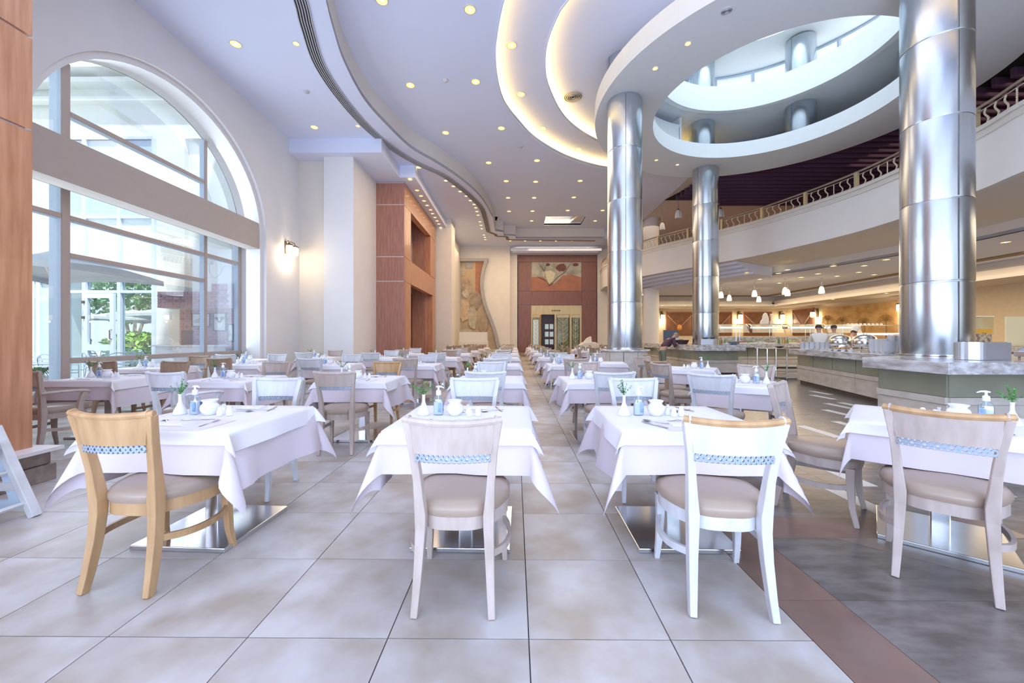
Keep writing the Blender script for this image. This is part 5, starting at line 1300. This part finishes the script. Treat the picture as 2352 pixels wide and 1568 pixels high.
for k, q in enumerate(((1580, 100), (1505, 157), (1507.6, 367.6), (1556, 378))): downlight(*q, ZC, k, f'{o_(k)} from the front in the atrium ring', .06)
for k, q in enumerate(((1914, 610.6), (1985, 610), (1972.6, 625), (2036, 596), (1717, 626), (1788, 627.5), (1878.6, 628.5), (1808.5, 619.4), (1703, 632), (1840, 636.6), (1922.5, 634), (2008, 630.6), (2310, 556), (1745, 641), (1790, 650))):
    downlight(*q, 4.32, k, f'{o_(k)} in the low buffet ceiling', .11, 'buffet ceiling downlights')
for k, q in enumerate(((2036, 673), (1913, 687), (1822, 697), (1782.5, 701.5), (1729.6, 702), (1573, 701.5), (1521.6, 701.5))):
    downlight(*q, 3.6, k, f'{o_(k)} from the right along the buffet wall', .11, 'buffet wall downlights')
def disc_vent(px, py, z, r, label, m):
    p = W(px, py, z); t = empty('round_vent', (p[0], p[1], z), 0, label, 'vent')
    for k in range(5):
        a = r * (1 - k * .19); MB().lathe([(a, 0), (a, -.012), (a * .90, -.02), (a * .88, 0)], 26, cap0=False, cap1=False).build('vent_ring', m, t, smooth=True)
    MB().lathe([(r * .98, -.002), (.001, -.002)], 22, cap0=False, cap1=False).build('vent_back', slot_dark, t)
disc_vent(1316, 222, Z4, .30, 'round beige air diffuser in the highest ceiling beside the atrium ring', mat('vent_beige', (.62, .56, .47), .6))
disc_vent(1669, 24, ZC, .10, 'small round grey speaker grille in the atrium ring', slot_grey)
for k, (px, py, z) in enumerate(((704, 210, ZK), (1197, 336, Z2), (1023, 184, Z2), (1251, 423, Z2))):
    p = W(px, py, z); o = MB().lathe([(.07, 0), (.07, -.02), (.04, -.045), (.001, -.05)], 14).build('smoke_detector', slot_grey if k < 2 else trim_m, smooth=True); o.location = (p[0], p[1], z)
    tag(o, f'small round ceiling detector, {["near the arched window", "beside the outer cove", "between the front downlights", "further back in the raised ceiling"][k]}', 'detector')

# ================================================================== PEOPLE
skin_m = mat('skin', (.55, .34, .24), .5, noise=.05, sub=.1); hair_m = mat('dark_hair', (.05, .035, .03), .6, noise=.3, scale=60)
def skin_mesh(name, joints, edges, m, parent, lv=2):
    me = bpy.data.meshes.new(name); me.from_pydata([j[:3] for j in joints], edges, []); me.update()
    o = bpy.data.objects.new(name, me); COL.objects.link(o); o.parent = parent
    sk = o.modifiers.new('skin', 'SKIN'); sk.use_smooth_shade = True
    for v, j in zip(me.skin_vertices[0].data, joints): v.radius = (j[3], j[4] if len(j) > 4 else j[3])
    me.skin_vertices[0].data[0].use_root = True
    sb = o.modifiers.new('sub', 'SUBSURF'); sb.levels = lv; sb.render_levels = lv
    me.materials.append(m)
    bpy.context.view_layer.update(); dg = bpy.context.evaluated_depsgraph_get(); ev = o.evaluated_get(dg)
    nm = bpy.data.meshes.new_from_object(ev); nm.name = name; o.modifiers.clear(); o.data = nm
    if not nm.materials: nm.materials.append(m)
    return o
def person(loc, rz, label, top, legs, lean=0.0, arms=((.45, 1.15), (.45, 1.15)), hat=None, hair=hair_m, s=1.0, sit=False, twist=0.0, skin=skin_m, apron=None):
    """faces +Y; lean in radians forward from the hips; arms = (reach forward, height) of each hand"""
    t = empty('person', loc, rz, label, 'person'); t.scale = (s, s, s)
    hip = Vector((0, 0, .92 if not sit else .48)); ax = Matrix.Rotation(-lean, 3, 'X')
    def U(x, y, z): return hip + ax @ Vector((x, y, z))   # upper-body point
    J = []; E = []
    def add(p, r, r2=None, par=None):
        J.append((p[0], p[1], p[2], r, r2 or r)); 
        if par is not None: E.append((par, len(J) - 1))
        return len(J) - 1
    pel = add(hip, .13, .11); wa = add(U(0, 0, .18), .12, .10, pel); ch_ = add(U(0, .0, .38), .145, .11, wa); nk0 = add(U(0, 0, .53), .075, .07, ch_); nk = add(U(0, .015, .59), .052, .052, nk0)
    h0 = add(U(0, .02, .66), .062, .072, nk); h1 = add(U(0, .025, .74), .078, .092, h0); h2 = add(U(0, .02, .81), .05, .06, h1)
    ends = []
    for q, sx in enumerate((-1, 1)):
        sh = add(U(sx * .175, 0, .48), .06, .06, ch_)
        hand = Vector((sx * .16, arms[q][0], arms[q][1])); shp = Vector(J[sh][:3]); d = hand - shp; L_ = min(d.length, .54); hand = shp + d.normalized() * L_
        mid = (shp + hand) / 2 + Vector((sx * .06, -.03, -math.sqrt(max(0, .28 ** 2 - (L_ / 2) ** 2)) * .8))
        el = add(mid, .045, .045, sh); wr = add(hand, .03, .034, el); pm = add(hand + d.normalized() * .07, .034, .018, wr); add(hand + d.normalized() * .10, .03, .014, pm)
        ends.append((shp, mid, hand, d.normalized()))
        if sit: kn = add(Vector((sx * .12, .42, .50)), .065, .065, pel); an = add(Vector((sx * .12, .44, .09)), .04, .04, kn)
        else: hp2 = add(Vector((sx * .09, 0, .82)), .095, .1, pel); kn = add(Vector((sx * .1, .02, .48)), .062, .062, hp2); an = add(Vector((sx * .105, -.01, .09)), .04, .045, kn)
        y0 = J[an][1]; add(Vector((sx * .11, y0 + .13, .035)), .035, .03, an)
    skin_mesh('body', J, E, skin, t)
    # fingers
    for q, sx in enumerate((-1, 1)):
        hand, d = ends[q][2], ends[q][3]; side = d.cross(Vector((0, 0, 1))).normalized()
        mb = MB()
        for f in range(4):
            b0 = hand + d * .09 + side * (-.027 + .018 * f); l_ = (.06, .07, .066, .05)[f]
            mb.tube([b0, b0 + d * l_ * .5 + Vector((0, 0, -.006)), b0 + d * l_ + Vector((0, 0, -.025))], [.009, .008, .006], 6)
        b0 = hand + d * .05 - side * .03 * sx; mb.tube([b0, b0 + d * .03 - side * .025 * sx, b0 + d * .055 - side * .03 * sx + Vector((0, 0, -.01))], [.011, .010, .008], 6)
        mb.build('fingers', skin, t, smooth=True)
    # clothes
    Jt = [(*hip, .155, .13), (*U(0, 0, .18), .15, .125), (*U(0, 0, .38), .172, .135), (*U(0, 0, .51), .10, .09)]; Et = [(0, 1), (1, 2), (2, 3)]
    for q, sx in enumerate((-1, 1)):
        n = len(Jt); shp, mid, hand, d = ends[q]
        Jt += [(*U(sx * .178, 0, .475), .08, .078), (*mid, .062, .062), (*(mid + (hand - mid) * .85), .046, .046)]; Et += [(2, n), (n, n + 1), (n + 1, n + 2)]
    skin_mesh('shirt', Jt, Et, top, t)
    Jl = [(*(hip + Vector((0, 0, .02))), .15, .125)]; El = []
    for sx in (-1, 1):
        n = len(Jl)
        if sit: Jl += [(sx * .12, .4, .5, .085, .085), (sx * .12, .43, .15, .06, .06)]; El += [(0, n), (n, n + 1)]
        else: Jl += [(sx * .095, 0, .78, .112, .115), (sx * .1, .02, .48, .082, .082), (sx * .105, -.01, .1, .065, .065)]; El += [(0, n), (n, n + 1), (n + 1, n + 2)]
    skin_mesh('trousers', Jl, El, legs, t)
    def place(o, p):
        o.location = p; o.rotation_euler = (-lean * .8, 0, 0)
    fc = U(0, .02, .74)
    if hair:
        o = MB().lathe([(.088, .0), (.093, .03), (.085, .07), (.055, .10), (.01, .112)], 16, (0, -.015, -.01)).build('hair', hair, t, smooth=True); place(o, fc)
    fm = MB().sphere((-.03, .088, .0), .011, 8, 5).sphere((.03, .088, 0), .011, 8, 5); o = fm.build('eyes', china, t, smooth=True); place(o, fc)
    o = MB().add([(-.012, .085, -.03), (.012, .085, -.03), (0, .112, -.028), (0, .09, .01)], [(0, 1, 2), (0, 2, 3), (1, 3, 2)]).build('nose', skin, t, smooth=True); place(o, fc)
    o = MB().tube([(-.022, .086, -.052), (0, .093, -.054), (.022, .086, -.052)], .005, 6).build('mouth', mat('lips', (.42, .18, .15), .5), t); place(o, fc)
    mb = MB()
    for sx in (-1, 1): mb.sphere((sx * .085, 0, -.01), .02, 8, 5, .03)
    o = mb.build('ears', skin, t, smooth=True); place(o, fc)
    mb = MB()
    for sx in (-1, 1):
        yy = .44 if sit else 0.0
        mb.ring([[(sx * .11 + .045 * math.cos(a_) , yy + .06 + .12 * math.sin(a_), z) for a_ in [2 * PI * i / 12 for i in range(12)]] for z in (0, .045)] + [[(sx * .11 + .035 * math.cos(a_), yy + .03 + .07 * math.sin(a_), .09) for a_ in [2 * PI * i / 12 for i in range(12)]]], True, True, True)
    mb.build('shoes', kick_m, t, smooth=True)
    if hat == 'toque':
        o = MB().lathe([(.098, .045), (.1, .10), (.105, .16), (.12, .24), (.115, .26), (.02, .265)], 18).build('chef_hat', china, t, smooth=True); place(o, fc)
    return t
coat = mat('cook_white', (.86, .84, .82), .8, noise=.03); coat2 = mat('cook_cream', (.84, .80, .70), .8, noise=.03); trs = mat('dark_trousers', (.06, .06, .08), .8); olive = mat('olive_trousers', (.22, .24, .20), .8)
person((PX(1884, 12.9), 12.9, 0), rad(-25), 'cook in white jacket with short dark hair seen from behind', coat, trs, .25, ((.5, 1.05), (.45, 1.0)))
person((PX(1920, 13.7), 13.7, 0), rad(-10), 'cook in cream jacket, dark hair, standing right of the white jacketed cook', coat2, trs, .15, s=1.0)
person((PX(1943, 14.3), 14.3, 0), rad(-70), 'cook in a tall white hat bending over the counter', coat, trs, .62, ((.45, 1.0), (.4, 1.0)), hat='toque', s=.98)
person((PX(2036, 11.9), 11.9, 0), rad(-88), 'person in white bending forward, half hidden by the largest column', coat, trs, .85, ((.5, 1.0), (.5, .95)), s=1.08)
person((5.62, 15.1, 0), rad(-80), 'person in dark plum shirt and olive trousers bending over the corner counter', mat('plum_shirt', (.10, .05, .08), .8), olive, .85, ((.5, 1.1), (.5, 1.1)), hair=mat('fair_hair', (.45, .33, .2), .7, noise=.3, scale=40))

# ================================================================== HIGH CHAIR at the left edge
hc = mat('blue_white_plastic', (.52, .64, .76), .45, noise=.05)
hw_ = mat('worn_white_wood', (.66, .66, .66), .5, noise=.15, scale=8)
t = empty('high_chair', (-3.74, 2.56, 0), rad(0), 'pale blue and white folding high chair at the left edge of the picture', 'high chair')
for sy in (-.24, .24):
    MB().tube([(.30, sy, 0), (.16, sy, .30), (.0, sy, .64)], .022, 4, ry=.03, up=(0, 1, 0)).build('leg', hw_, t, bevel=.004)
    MB().tube([(-.38, sy, 0), (-.2, sy, .34), (-.04, sy, .66)], .022, 4, ry=.03, up=(0, 1, 0)).build('leg', hw_, t, bevel=.004)
    MB().tube([(.2, sy, .22), (-.28, sy, .20)], .018, 4, ry=.03).build('side_rail', hw_, t, bevel=.003)
    MB().add([(.26, sy - .012, .06), (-.3, sy - .012, .03), (-.34, sy - .012, .10), (.12, sy - .012, .12), (.02, sy - .012, .42), (.1, sy - .012, .42), (.26, sy + .012, .06), (-.3, sy + .012, .03), (-.34, sy + .012, .10), (.12, sy + .012, .12), (.02, sy + .012, .42), (.1, sy + .012, .42)],
             [(0, 1, 2, 3), (3, 4, 5, 0), (9, 8, 7, 6), (6, 11, 10, 9), (0, 6, 7, 1), (1, 7, 8, 2), (2, 8, 9, 3), (3, 9, 10, 4), (4, 10, 11, 5), (5, 11, 6, 0)]).build('side_panel', hc, t)
for z, x in ((.10, .24), (.32, .12), (.12, -.32)): MB().tube([(x, -.24, z), (x, .24, z)], .016, 6).build('cross_rail', hw_, t)
MB().ring([[(.02 + .17 * k * math.copysign(abs(math.cos(a_)) ** .6, math.cos(a_)), .19 * k * math.copysign(abs(math.sin(a_)) ** .6, math.sin(a_)), z) for a_ in [2 * PI * i / 20 for i in range(20)]] for k, z in ((.85, .46), (1, .5), (1, .54), (.8, .54), (.7, .5))], True, True, True).build('seat', hc, t, smooth=True)
MB().tube([(-.16, -.2, .5), (-.2, -.2, .74), (-.2, .2, .74), (-.16, .2, .5)], .02, 8).build('back_hoop', hc, t, smooth=True)
MB().box(-.22, -.18, -.17, .17, .56, .74).build('backrest', hc, t, bevel=.01)

# ================================================================== OUTSIDE
gr = mat('terrace_paving', (.55, .54, .52), .8, noise=.1, scale=2); 
struct('floor_terrace', MB().box(-40, -8.2, -6, 40, -.12, -.02), gr, 'paved terrace outside', 'floor')
fw = mat('facade_white', (.80, .83, .80), .85, noise=.03)
FY = 11.6
def fx(px): return PX(px, FY)
def fz(py): return PZ(py, FY)
fb = empty('terrace_facade', (-12, FY, 0), 0, 'pale rendered building across the terrace with tall glazed bay', 'building')
def fbx(x0, x1, y0, y1, z0, z1, nm, m): return MB().box(x0 + 12, x1 + 12, y0 - FY, y1 - FY, z0, z1).build(nm, m, fb)
xw0, xw1 = fx(150), fx(355)
fbx(xw1, fx(424), FY, FY + .4, 0, 9.0, 'wall', fw); fbx(fx(424), fx(470), FY + .15, FY + .4, 0, 7.2, 'wall_recess', fw); fbx(fx(424), fx(470), FY, FY + .4, 7.2, 9.0, 'wall', fw); fbx(fx(470), -7.96, FY, FY + .4, 0, 9.0, 'wall', fw)
fbx(xw0, xw1, FY, FY + .4, fz(317), 9.0, 'wall', fw)
teal = mat('facade_teal', (.52, .66, .68), .8, noise=.04)
fbx(-26, xw0, FY + .1, FY + .5, 0, 9.0, 'wall_left', fw); fbx(-16.2, -13.35, FY, FY + .1, 0, 3.0, 'sliding_panel', teal)
for v in (80, 92, 122, 128): fbx(fx(v) - .06, fx(v) + .06, FY - .06, FY + .02, 0, 3.0, 'post', frame_white)
fbx(-17, xw0, FY - .08, FY + .04, 3.0, 3.15, 'head_rail', frame_white)
for z, d, h in ((fz(200), .35, .14), (fz(236), .22, .12), (9.0, .5, .2)): fbx(-26, -7.96, FY - d, FY, z, z + h, 'cornice', fw)
lat = MB()
for k in range(60):
    x = -26 + .32 * k
    lat.tube([(x + 12, -.3, 9.2), (x + 12 + .5, -.3, 10.1)], .02, 4); lat.tube([(x + 12 + .5, -.3, 9.2), (x + 12, -.3, 10.1)], .02, 4)
o = lat.build('roof_lattice', trim_m, fb); o['kind'] = 'stuff'
for k in range(7): fbx(-26 + 3 * k, -25.9 + 3 * k, FY - .35, FY - .25, 9.2, 10.15, 'lattice_post', fw)
wf = empty('window_3', (-12, FY, 0), 0, 'glazed bay with a door in the facade across the terrace', 'window', kind='structure')
def wfx(x0, x1, y0, y1, z0, z1, nm, m): return MB().box(x0 + 12, x1 + 12, y0 - FY, y1 - FY, z0, z1).build(nm, m, wf)
vs_ = [xw0, fx(196), fx(276), xw1]
for v in vs_: wfx(v - .05, v + .05, FY - .05, FY + .1, 0, fz(317), 'mullion', frame_white)
for z in (fz(317), fz(500), fz(640), 2.62, 0.02): [wfx(p_ + .055, q_ - .055, FY - .04, FY + .09, z, z + .08, 'transom', frame_white) for p_, q_ in zip(vs_[:-1], vs_[1:])]
refl = mat('sky_reflection_pane', (.50, .66, .86), .08, noise=.06, scale=.8, coat=.6);  # blue sky reflection is put into this pane colour
for a, b in zip(vs_[:-1], vs_[1:]):
    wfx(a + .05, b - .05, FY + .03, FY + .05, fz(500) + .08, fz(317), 'pane', refl); wfx(a + .05, b - .05, FY + .03, FY + .05, fz(640) + .08, fz(500), 'pane', mat('pale_sky_reflection_pane', (.74, .84, .90), .1, noise=.03, coat=.5))  # middle panes carry a paler sky reflection in their colour
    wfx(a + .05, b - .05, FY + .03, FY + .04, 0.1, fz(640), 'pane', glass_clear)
d0, d1 = fx(203), fx(272)
dt = empty('door_1', ((d0 + d1) / 2, FY - .02, 0), 0, 'white framed glass door with pull handle in the facade across the terrace', 'door', kind='structure')
hw = (d1 - d0) / 2
for a, b, c, d in ((-hw, -hw + .12, 0, 2.6), (hw - .12, hw, 0, 2.6), (-hw + .121, hw - .121, 2.46, 2.6), (-hw + .121, hw - .121, 0, .12), (-hw + .121, hw - .121, .92, 1.1)): MB().box(a, b, -.12, -.052, c, d).build('door_rail', frame_white, dt)
MB().tube([(hw - .06, -.11, 1.25), (hw - .06, -.18, 1.27), (hw - .06, -.18, 1.52), (hw - .06, -.11, 1.54)], .014, 6).build('pull_handle', kick_m, dt)
for z in (1.85, 2.3): MB().box(-hw - .03, -hw + .05, -.15, -.12, z, z + .08).build('hinge', kick_m, dt)
MB().box(hw - .26, hw - .14, -.045, -.04, 1.22, 1.55).build('notice', trim_m, dt)
# brick booth with framed pictures
brick_m = mat('violet_brick', (.47, .30, .37), .85, noise=.25, scale=9, rnd=.18); mortar = mat('mortar', (.72, .68, .74), .9)
bb = empty('brick_booth', (-9, 11.4, 0), 0, 'brick faced serving booth outside the arched window, right side', 'booth')
bx0, bx1 = fx(426) + 9, -7.98 + 9
MB().box(bx0 + .01, bx1 - .01, .02, .18, 0, 2.12).build('mortar_wall', mortar, bb)
MB().box(bx0 - .2, bx1 - .01, -.48, .0, 2.13, 2.58).build('mortar_beam', mortar, bb)
MB().box(bx1 - .55, bx1 - .02, -.4, 0, 2.58, 2.83).build('mortar_block', mortar, bb)
br0 = None
def brick(x, y, z, l=.205):
    global br0
    if br0 is None: br0 = MB().box(0, .205, -.012, .02, 0, .064).build('brick', brick_m, bb); o = br0
    else: o = br0.copy(); COL.objects.link(o)
    o.location = (x, y + random.uniform(-.003, .003), z); o.scale = (l / .205, 1, 1)
for j in range(28):
    x = bx0 + (0 if j % 2 else -.0)
    first = .205 if j % 2 else .10
    while x < bx1 - .05:
        l = min(first, bx1 - x - .005); first = .205
        if .6 > 0: brick(x, 0.01, .004 + j * .0755, l)
        x += l + .011
for j in range(6):
    x = bx0 - .2; first = .205 if j % 2 else .10
    while x < bx1 - .05:
        l = min(first, bx1 - x - .005); first = .205; brick(x, -.49, 2.135 + j * .0755, l); x += l + .011
for j in range(3):
    for i in range(2): brick(bx1 - .53 + .22 * i, -.41, 2.585 + j * .0755)
paper = mat('photo_paper', (.72, .76, .76), .5, noise=.1, scale=3)
def picture(px0, px1, py0, py1, label, dog=False):
    y = 11.37; x0, x1, z1, z0 = PX(px0, y), PX(px1, y), PZ(py0, y), PZ(py1, y); cx, cz = (x0 + x1) / 2, (z0 + z1) / 2; w, h = (x1 - x0) / 2, (z1 - z0) / 2
    t = empty('framed_picture', (cx, y, cz), 0, label, 'picture')
    for a, b, c, d in ((-w, -w + .025, -h, h), (w - .025, w, -h, h), (-w, w, -h, -h + .025), (-w, w, h - .025, h)): MB().box(a, b, -.025, .01, c, d).build('frame', mat('dark_blue_frame', (.05, .06, .12), .4), t)
    MB().box(-w + .02, w - .02, -.005, .008, -h + .02, h - .02).build('print', paper, t)
    dg_ = mat('dog_grey', (.16, .17, .19), .7); dw = mat('dog_white', (.82, .84, .86), .7)
    if dog:
        blob(MB(), 0, -.02, w * .5, h * .62, -.012, 16, 3).build('dog_body', dw, t); blob(MB(), 0, h * .25, w * .38, h * .32, -.018, 16, 4).build('dog_head', dg_, t)
        blob(MB(), 0, h * .2, w * .12, h * .36, -.024, 12, 5).build('dog_blaze', dw, t); blob(MB(), 0, h * .02, w * .15, h * .10, -.03, 10, 6).build('dog_nose', dg_, t)
        for s in (-1, 1): blob(MB(), s * w * .5, h * .42, w * .25, h * .16, -.02, 10, 7).build('dog_ear', dg_, t)
    else:
        for k in range(3): blob(MB(), (-.4 + .4 * k) * w, (-.2 + .2 * k) * h, w * .4, h * .35, -.008 - .003 * k, 14, k + 11).build('grey_shape', (dg_, mat('mid_grey_print', (.42, .46, .48), .7), dw)[k % 3] if k else MATS.get('mid_grey_print') or mat('mid_grey_print', (.42, .46, .48), .7), t)
picture(441, 483, 719, 750, 'landscape format framed grey print on the brick booth')
picture(490, 520, 718, 760, 'framed black and white dog portrait on the brick booth', True)
picture(523, 537, 744, 784, 'narrow framed white notice at the right end of the brick booth')
t = empty('white_podium', (fx(462), 10.9, 0), 0, 'white podium counter with a dark screen before the brick booth', 'podium')
MB().box(-.5, 1.1, -.25, .2, 0, 1.05).build('body', china, t, bevel=.01); MB().box(-.55, 1.15, -.3, .25, 1.05, 1.10).build('top', china, t)
MB().box(.05, .35, -.05, .0, 1.1, 1.5).build('screen', mat('navy_screen', (.04, .06, .16), .3), t)
t = empty('globe_lamp', (PX(541, 11.45), 11.45, PZ(640, 11.45)), 0, 'white globe wall lamp on a curled arm above the brick booth', 'wall lamp')
MB().box(-.06, .06, -.05, .1, -.2, .45).build('bracket', frame_white, t)
MB().tube(smooth_path([(0, -.05, .35), (-.25, -.1, .36), (-.38, -.12, .12), (-.52, -.14, .02), (-.64, -.15, .16), (-.66, -.15, .38)], 4), .016, 6).build('arm', frame_white, t, smooth=True)
MB().sphere((-.66, -.15, .52), .14, 18, 12).build('globe', china, t, smooth=True)
# parasol
cv = mat('grey_canvas', (.66, .68, .70), .9, noise=.04)
def parasol(x, y, h, half, rise, rz, label, m=cv):
    t = empty('parasol', (x, y, 0), rz, label, 'parasol', 'terrace parasols')
    c = []; n = 6
    for sx, sy in ((1, -1), (1, 1), (-1, 1), (-1, -1)): c.append((sx * half, sy * half))
    vs = [(0, 0, h + rise)]; 
    ringp = []
    for i in range(4):
        a, b = c[i], c[(i + 1) % 4]
        for k in range(n):
            u = k / n; ringp.append((a[0] + (b[0] - a[0]) * u, a[1] + (b[1] - a[1]) * u, h - .10 * (abs(2 * u - 1)) ** 2 * 0 + .10 * math.sin(PI * u)))
    vs += [(p[0] * .5, p[1] * .5, h + rise * .45) for p in ringp] + ringp + [(p[0], p[1], p[2] - .12) for p in ringp]
    N_ = len(ringp); fs = [(0, 1 + i, 1 + (i + 1) % N_) for i in range(N_)]
    for L_ in range(2): fs += [(1 + L_ * N_ + i, 1 + (L_ + 1) * N_ + i, 1 + (L_ + 1) * N_ + (i + 1) % N_, 1 + L_ * N_ + (i + 1) % N_) for i in range(N_)]
    MB().add(vs, fs).build('canopy', m, t)
    MB().tube([(0, 0, 0), (0, 0, h + rise)], .03, 8).build('pole', trim_m, t); MB().lathe([(.04, h - .05), (.07, h + .05), (.13, h + .18), (.14, h + .2)], 12).build('hub', plaster_cream, t)
    for i in range(4): MB().tube([(0, 0, h + .15), (c[i][0], c[i][1], h - .01)], .012, 5).build('rib', trim_m, t)
    MB().box(-.3, .3, -.3, .3, 0, .08).build('base', gr, t)
    return t
parasol(-10.35, 8.7, 2.75, 1.35, .62, rad(5), 'large grey canvas parasol on the terrace just outside the arched window')
parasol(-14.5, 17.0, 2.2, 1.7, .5, rad(20), 'parasol seen through the glass door in the garden')
parasol(-19.0, 19.5, 2.2, 1.9, .5, rad(-10), 'farther parasol in the garden')
parasol(-17.2, 24.0, 2.3, 1.9, .5, rad(30), 'dark parasol at the back of the garden', mat('brown_canvas', (.30, .28, .28), .9))
# terrace chairs
alu = mat('aluminium_tube', (.62, .68, .78), .3, .8)
tcg = 'aluminium terrace chairs'
TC = None
R_ = random.Random(3); tn = 0
for row, (ty, xs_) in enumerate(((9.6, (-12.6, -11.9, -11.2)), (10.6, (-13.6, -12.9, -12.1, -11.3, -10.6)), (13.2, (-16.5, -15.7, -14.9, -14.1, -13.3, -12.5)), (14.6, (-17.6, -16.8, -15.9, -15.0, -14.2)))):
    for x in xs_:
        lb = f'aluminium slatted terrace chair, {ordn[tn % 6]} from the left in {["the nearest", "the second", "the third", "the farthest"][row]} terrace row'
        tn = xs_.index(x); lb = f'aluminium terrace chair, {ordn[tn]} from the left in {["the nearest", "the second", "the third", "the farthest"][row]} terrace row'
        rz = R_.uniform(-.6, .6)
        if TC is None:
            t = empty('terrace_chair', (x, ty, -.02), rz, lb, 'chair', tcg)
            MB().tube(smooth_path([(-.24, -.2, .42), (-.25, -.26, .78), (-.1, -.28, .90), (.1, -.28, .90), (.25, -.26, .78), (.24, -.2, .42)], 4), .013, 6).build('back_frame', alu, t, smooth=True)
            for k in range(4): MB().box(-.22, .22, -.265, -.25, .50 + .09 * k, .55 + .09 * k).build('back_slat', alu, t)
            for k in range(5): MB().box(-.22, .22, -.2 + .09 * k, -.14 + .09 * k, .43, .445).build('seat_slat', alu, t)
            for s in (-1, 1):
                MB().tube([(s * .24, -.2, .44), (s * .25, -.25, 0)], .012, 6).build('leg', alu, t); MB().tube([(s * .24, .22, 0), (s * .24, .22, .64), (s * .25, -.24, .66)], .012, 6).build('leg', alu, t)
            TC = proto(t)
        else: dup(TC, (x, ty, -.02), rz, lb, tcg)
person((-13.95, 16.2, 0), rad(60), 'man in a bright green shirt sitting outside in the garden', mat('green_shirt', (.10, .62, .20), .8), trs, .3, ((.4, .9), (.4, .9)), hair=None, sit=True, s=1.05)
t = empty('terrace_stool', (-13.95, 16.2, 0), rad(60), 'low bench under the man in the green shirt', 'bench'); MB().box(-.25, .25, -.2, .2, .28, .34).build('seat', alu, t)
for sx in (-.2, .2): MB().box(sx - .02, sx + .02, -.18, .18, 0, .28).build('leg', alu, t)
# garden
leafg = mat('garden_leaf', (.16, .34, .10), .8, noise=.5, scale=3, rnd=.2); leafy = mat('bright_leaf', (.36, .58, .10), .8, noise=.4, scale=3, rnd=.1); bark = mat('pale_bark', (.50, .42, .33), .9, noise=.3)
def foliage(rx, ry, rz_, n, seed, c=(0, 0, 0), sz=.16):
    R = random.Random(seed); mb = MB()
    for k in range(n):
        v = Vector((R.gauss(0, 1), R.gauss(0, 1), R.gauss(0, 1))).normalized() * (R.uniform(.45, 1) ** .5)
        p = Vector((c[0] + v.x * rx, c[1] + v.y * ry, c[2] + v.z * rz_)); a = Vector((R.uniform(-1, 1), R.uniform(-1, 1), R.uniform(-1, 1))).normalized() * sz; b = a.cross(Vector((R.uniform(-1, 1), R.uniform(-1, 1), R.uniform(-1, 1)))).normalized() * sz * .5
        mb.add([p - a, p + b, p + a, p - b], [(0, 1, 2, 3)])
    return mb
for k, (x, y, h, r) in enumerate(((-15.6, 20.5, 3.6, 2.1), (-19.5, 25.5, 4.6, 2.6), (-23.5, 24.0, 4.0, 2.4), (-18.0, 29.0, 5.5, 2.6), (-26.5, 30.0, 5.0, 3.0))):
    t = empty('garden_tree', (x, y, 0), 0, ['tree with pale forked trunks seen through the facade glazing', 'tall feathery tree behind the forked tree', 'leftmost green garden tree', 'back tree above the dark parasol', 'far left garden tree'][k], 'tree', 'garden trees')
    for s in (-.5, .1, .6): MB().tube([(0, 0, 0), (s * .3, .05, h * .25), (s, .1, h * .6), (s * 1.5, .1, h * .85)], [.14, .11, .08, .05], 7).build('trunk', bark, t, smooth=True)
    o = foliage(r, r, r * .75, 1100, k, (0, 0, h), .2).build('foliage', leafg if k != 1 else mat('grey_leaf', (.36, .46, .28), .8, noise=.4), t); o['kind'] = 'stuff'
for k, (x, y, w, h) in enumerate(((-17.5, 18.0, 3.2, 1.6), (-22.0, 19.0, 2.6, 2.0), (-13.2, 19.8, 1.8, 1.3), (-11.8, 15.2, .7, .9))):
    t = empty('garden_hedge', (x, y, 0), 0, ['bright green hedge seen through the glass door', 'hedge left of the door panes', 'low hedge right behind the door', 'small shrub beside the terrace chairs'][k], 'hedge')
    o = foliage(w / 2, .5, h / 2, 900, k + 40, (0, 0, h / 2), .14).build('foliage', leafy if k % 2 == 0 else leafg, t); o['kind'] = 'stuff'
    MB().tube([(0, 0, 0), (0, 0, h * .6)], .05, 6).build('stem', bark, t)
t = empty('garden_building', (-24, 37, 0), 0, 'far cream building with horizontal mouldings beyond the garden', 'building')
MB().box(-9, 9, 0, 4, 0, 9).build('wall', mat('far_cream', (.86, .82, .68), .9, noise=.04), t)
for z in (4.2, 5.0, 5.8): MB().box(-9, 9, -.3, 0, z, z + .15).build('moulding', fw, t)
for k in range(4): MB().box(-7 + 4 * k, -5.6 + 4 * k, -.05, .02, 1.0, 3.2).build('window', refl, t)
t = empty('terrace_planter', (PX(83, 9.0), 9.0, -.02), 0, 'white pot with drooping green plant outside at the left window edge', 'plant')
MB().lathe([(.17, 0), (.22, .42), (.2, .42), (.18, .35)], 18).build('pot', china, t, smooth=True)
mb = MB(); R = random.Random(8)
for k in range(26):
    a = R.uniform(0, 6.28); l_ = R.uniform(.25, .5); mb.tube([(0, 0, .38), (l_ * .5 * math.cos(a), l_ * .5 * math.sin(a), .62), (l_ * math.cos(a), l_ * math.sin(a), .40)], [.012, .016, .002], 4, ry=.003)
o = mb.build('leaves', leafg, t); o['kind'] = 'stuff'
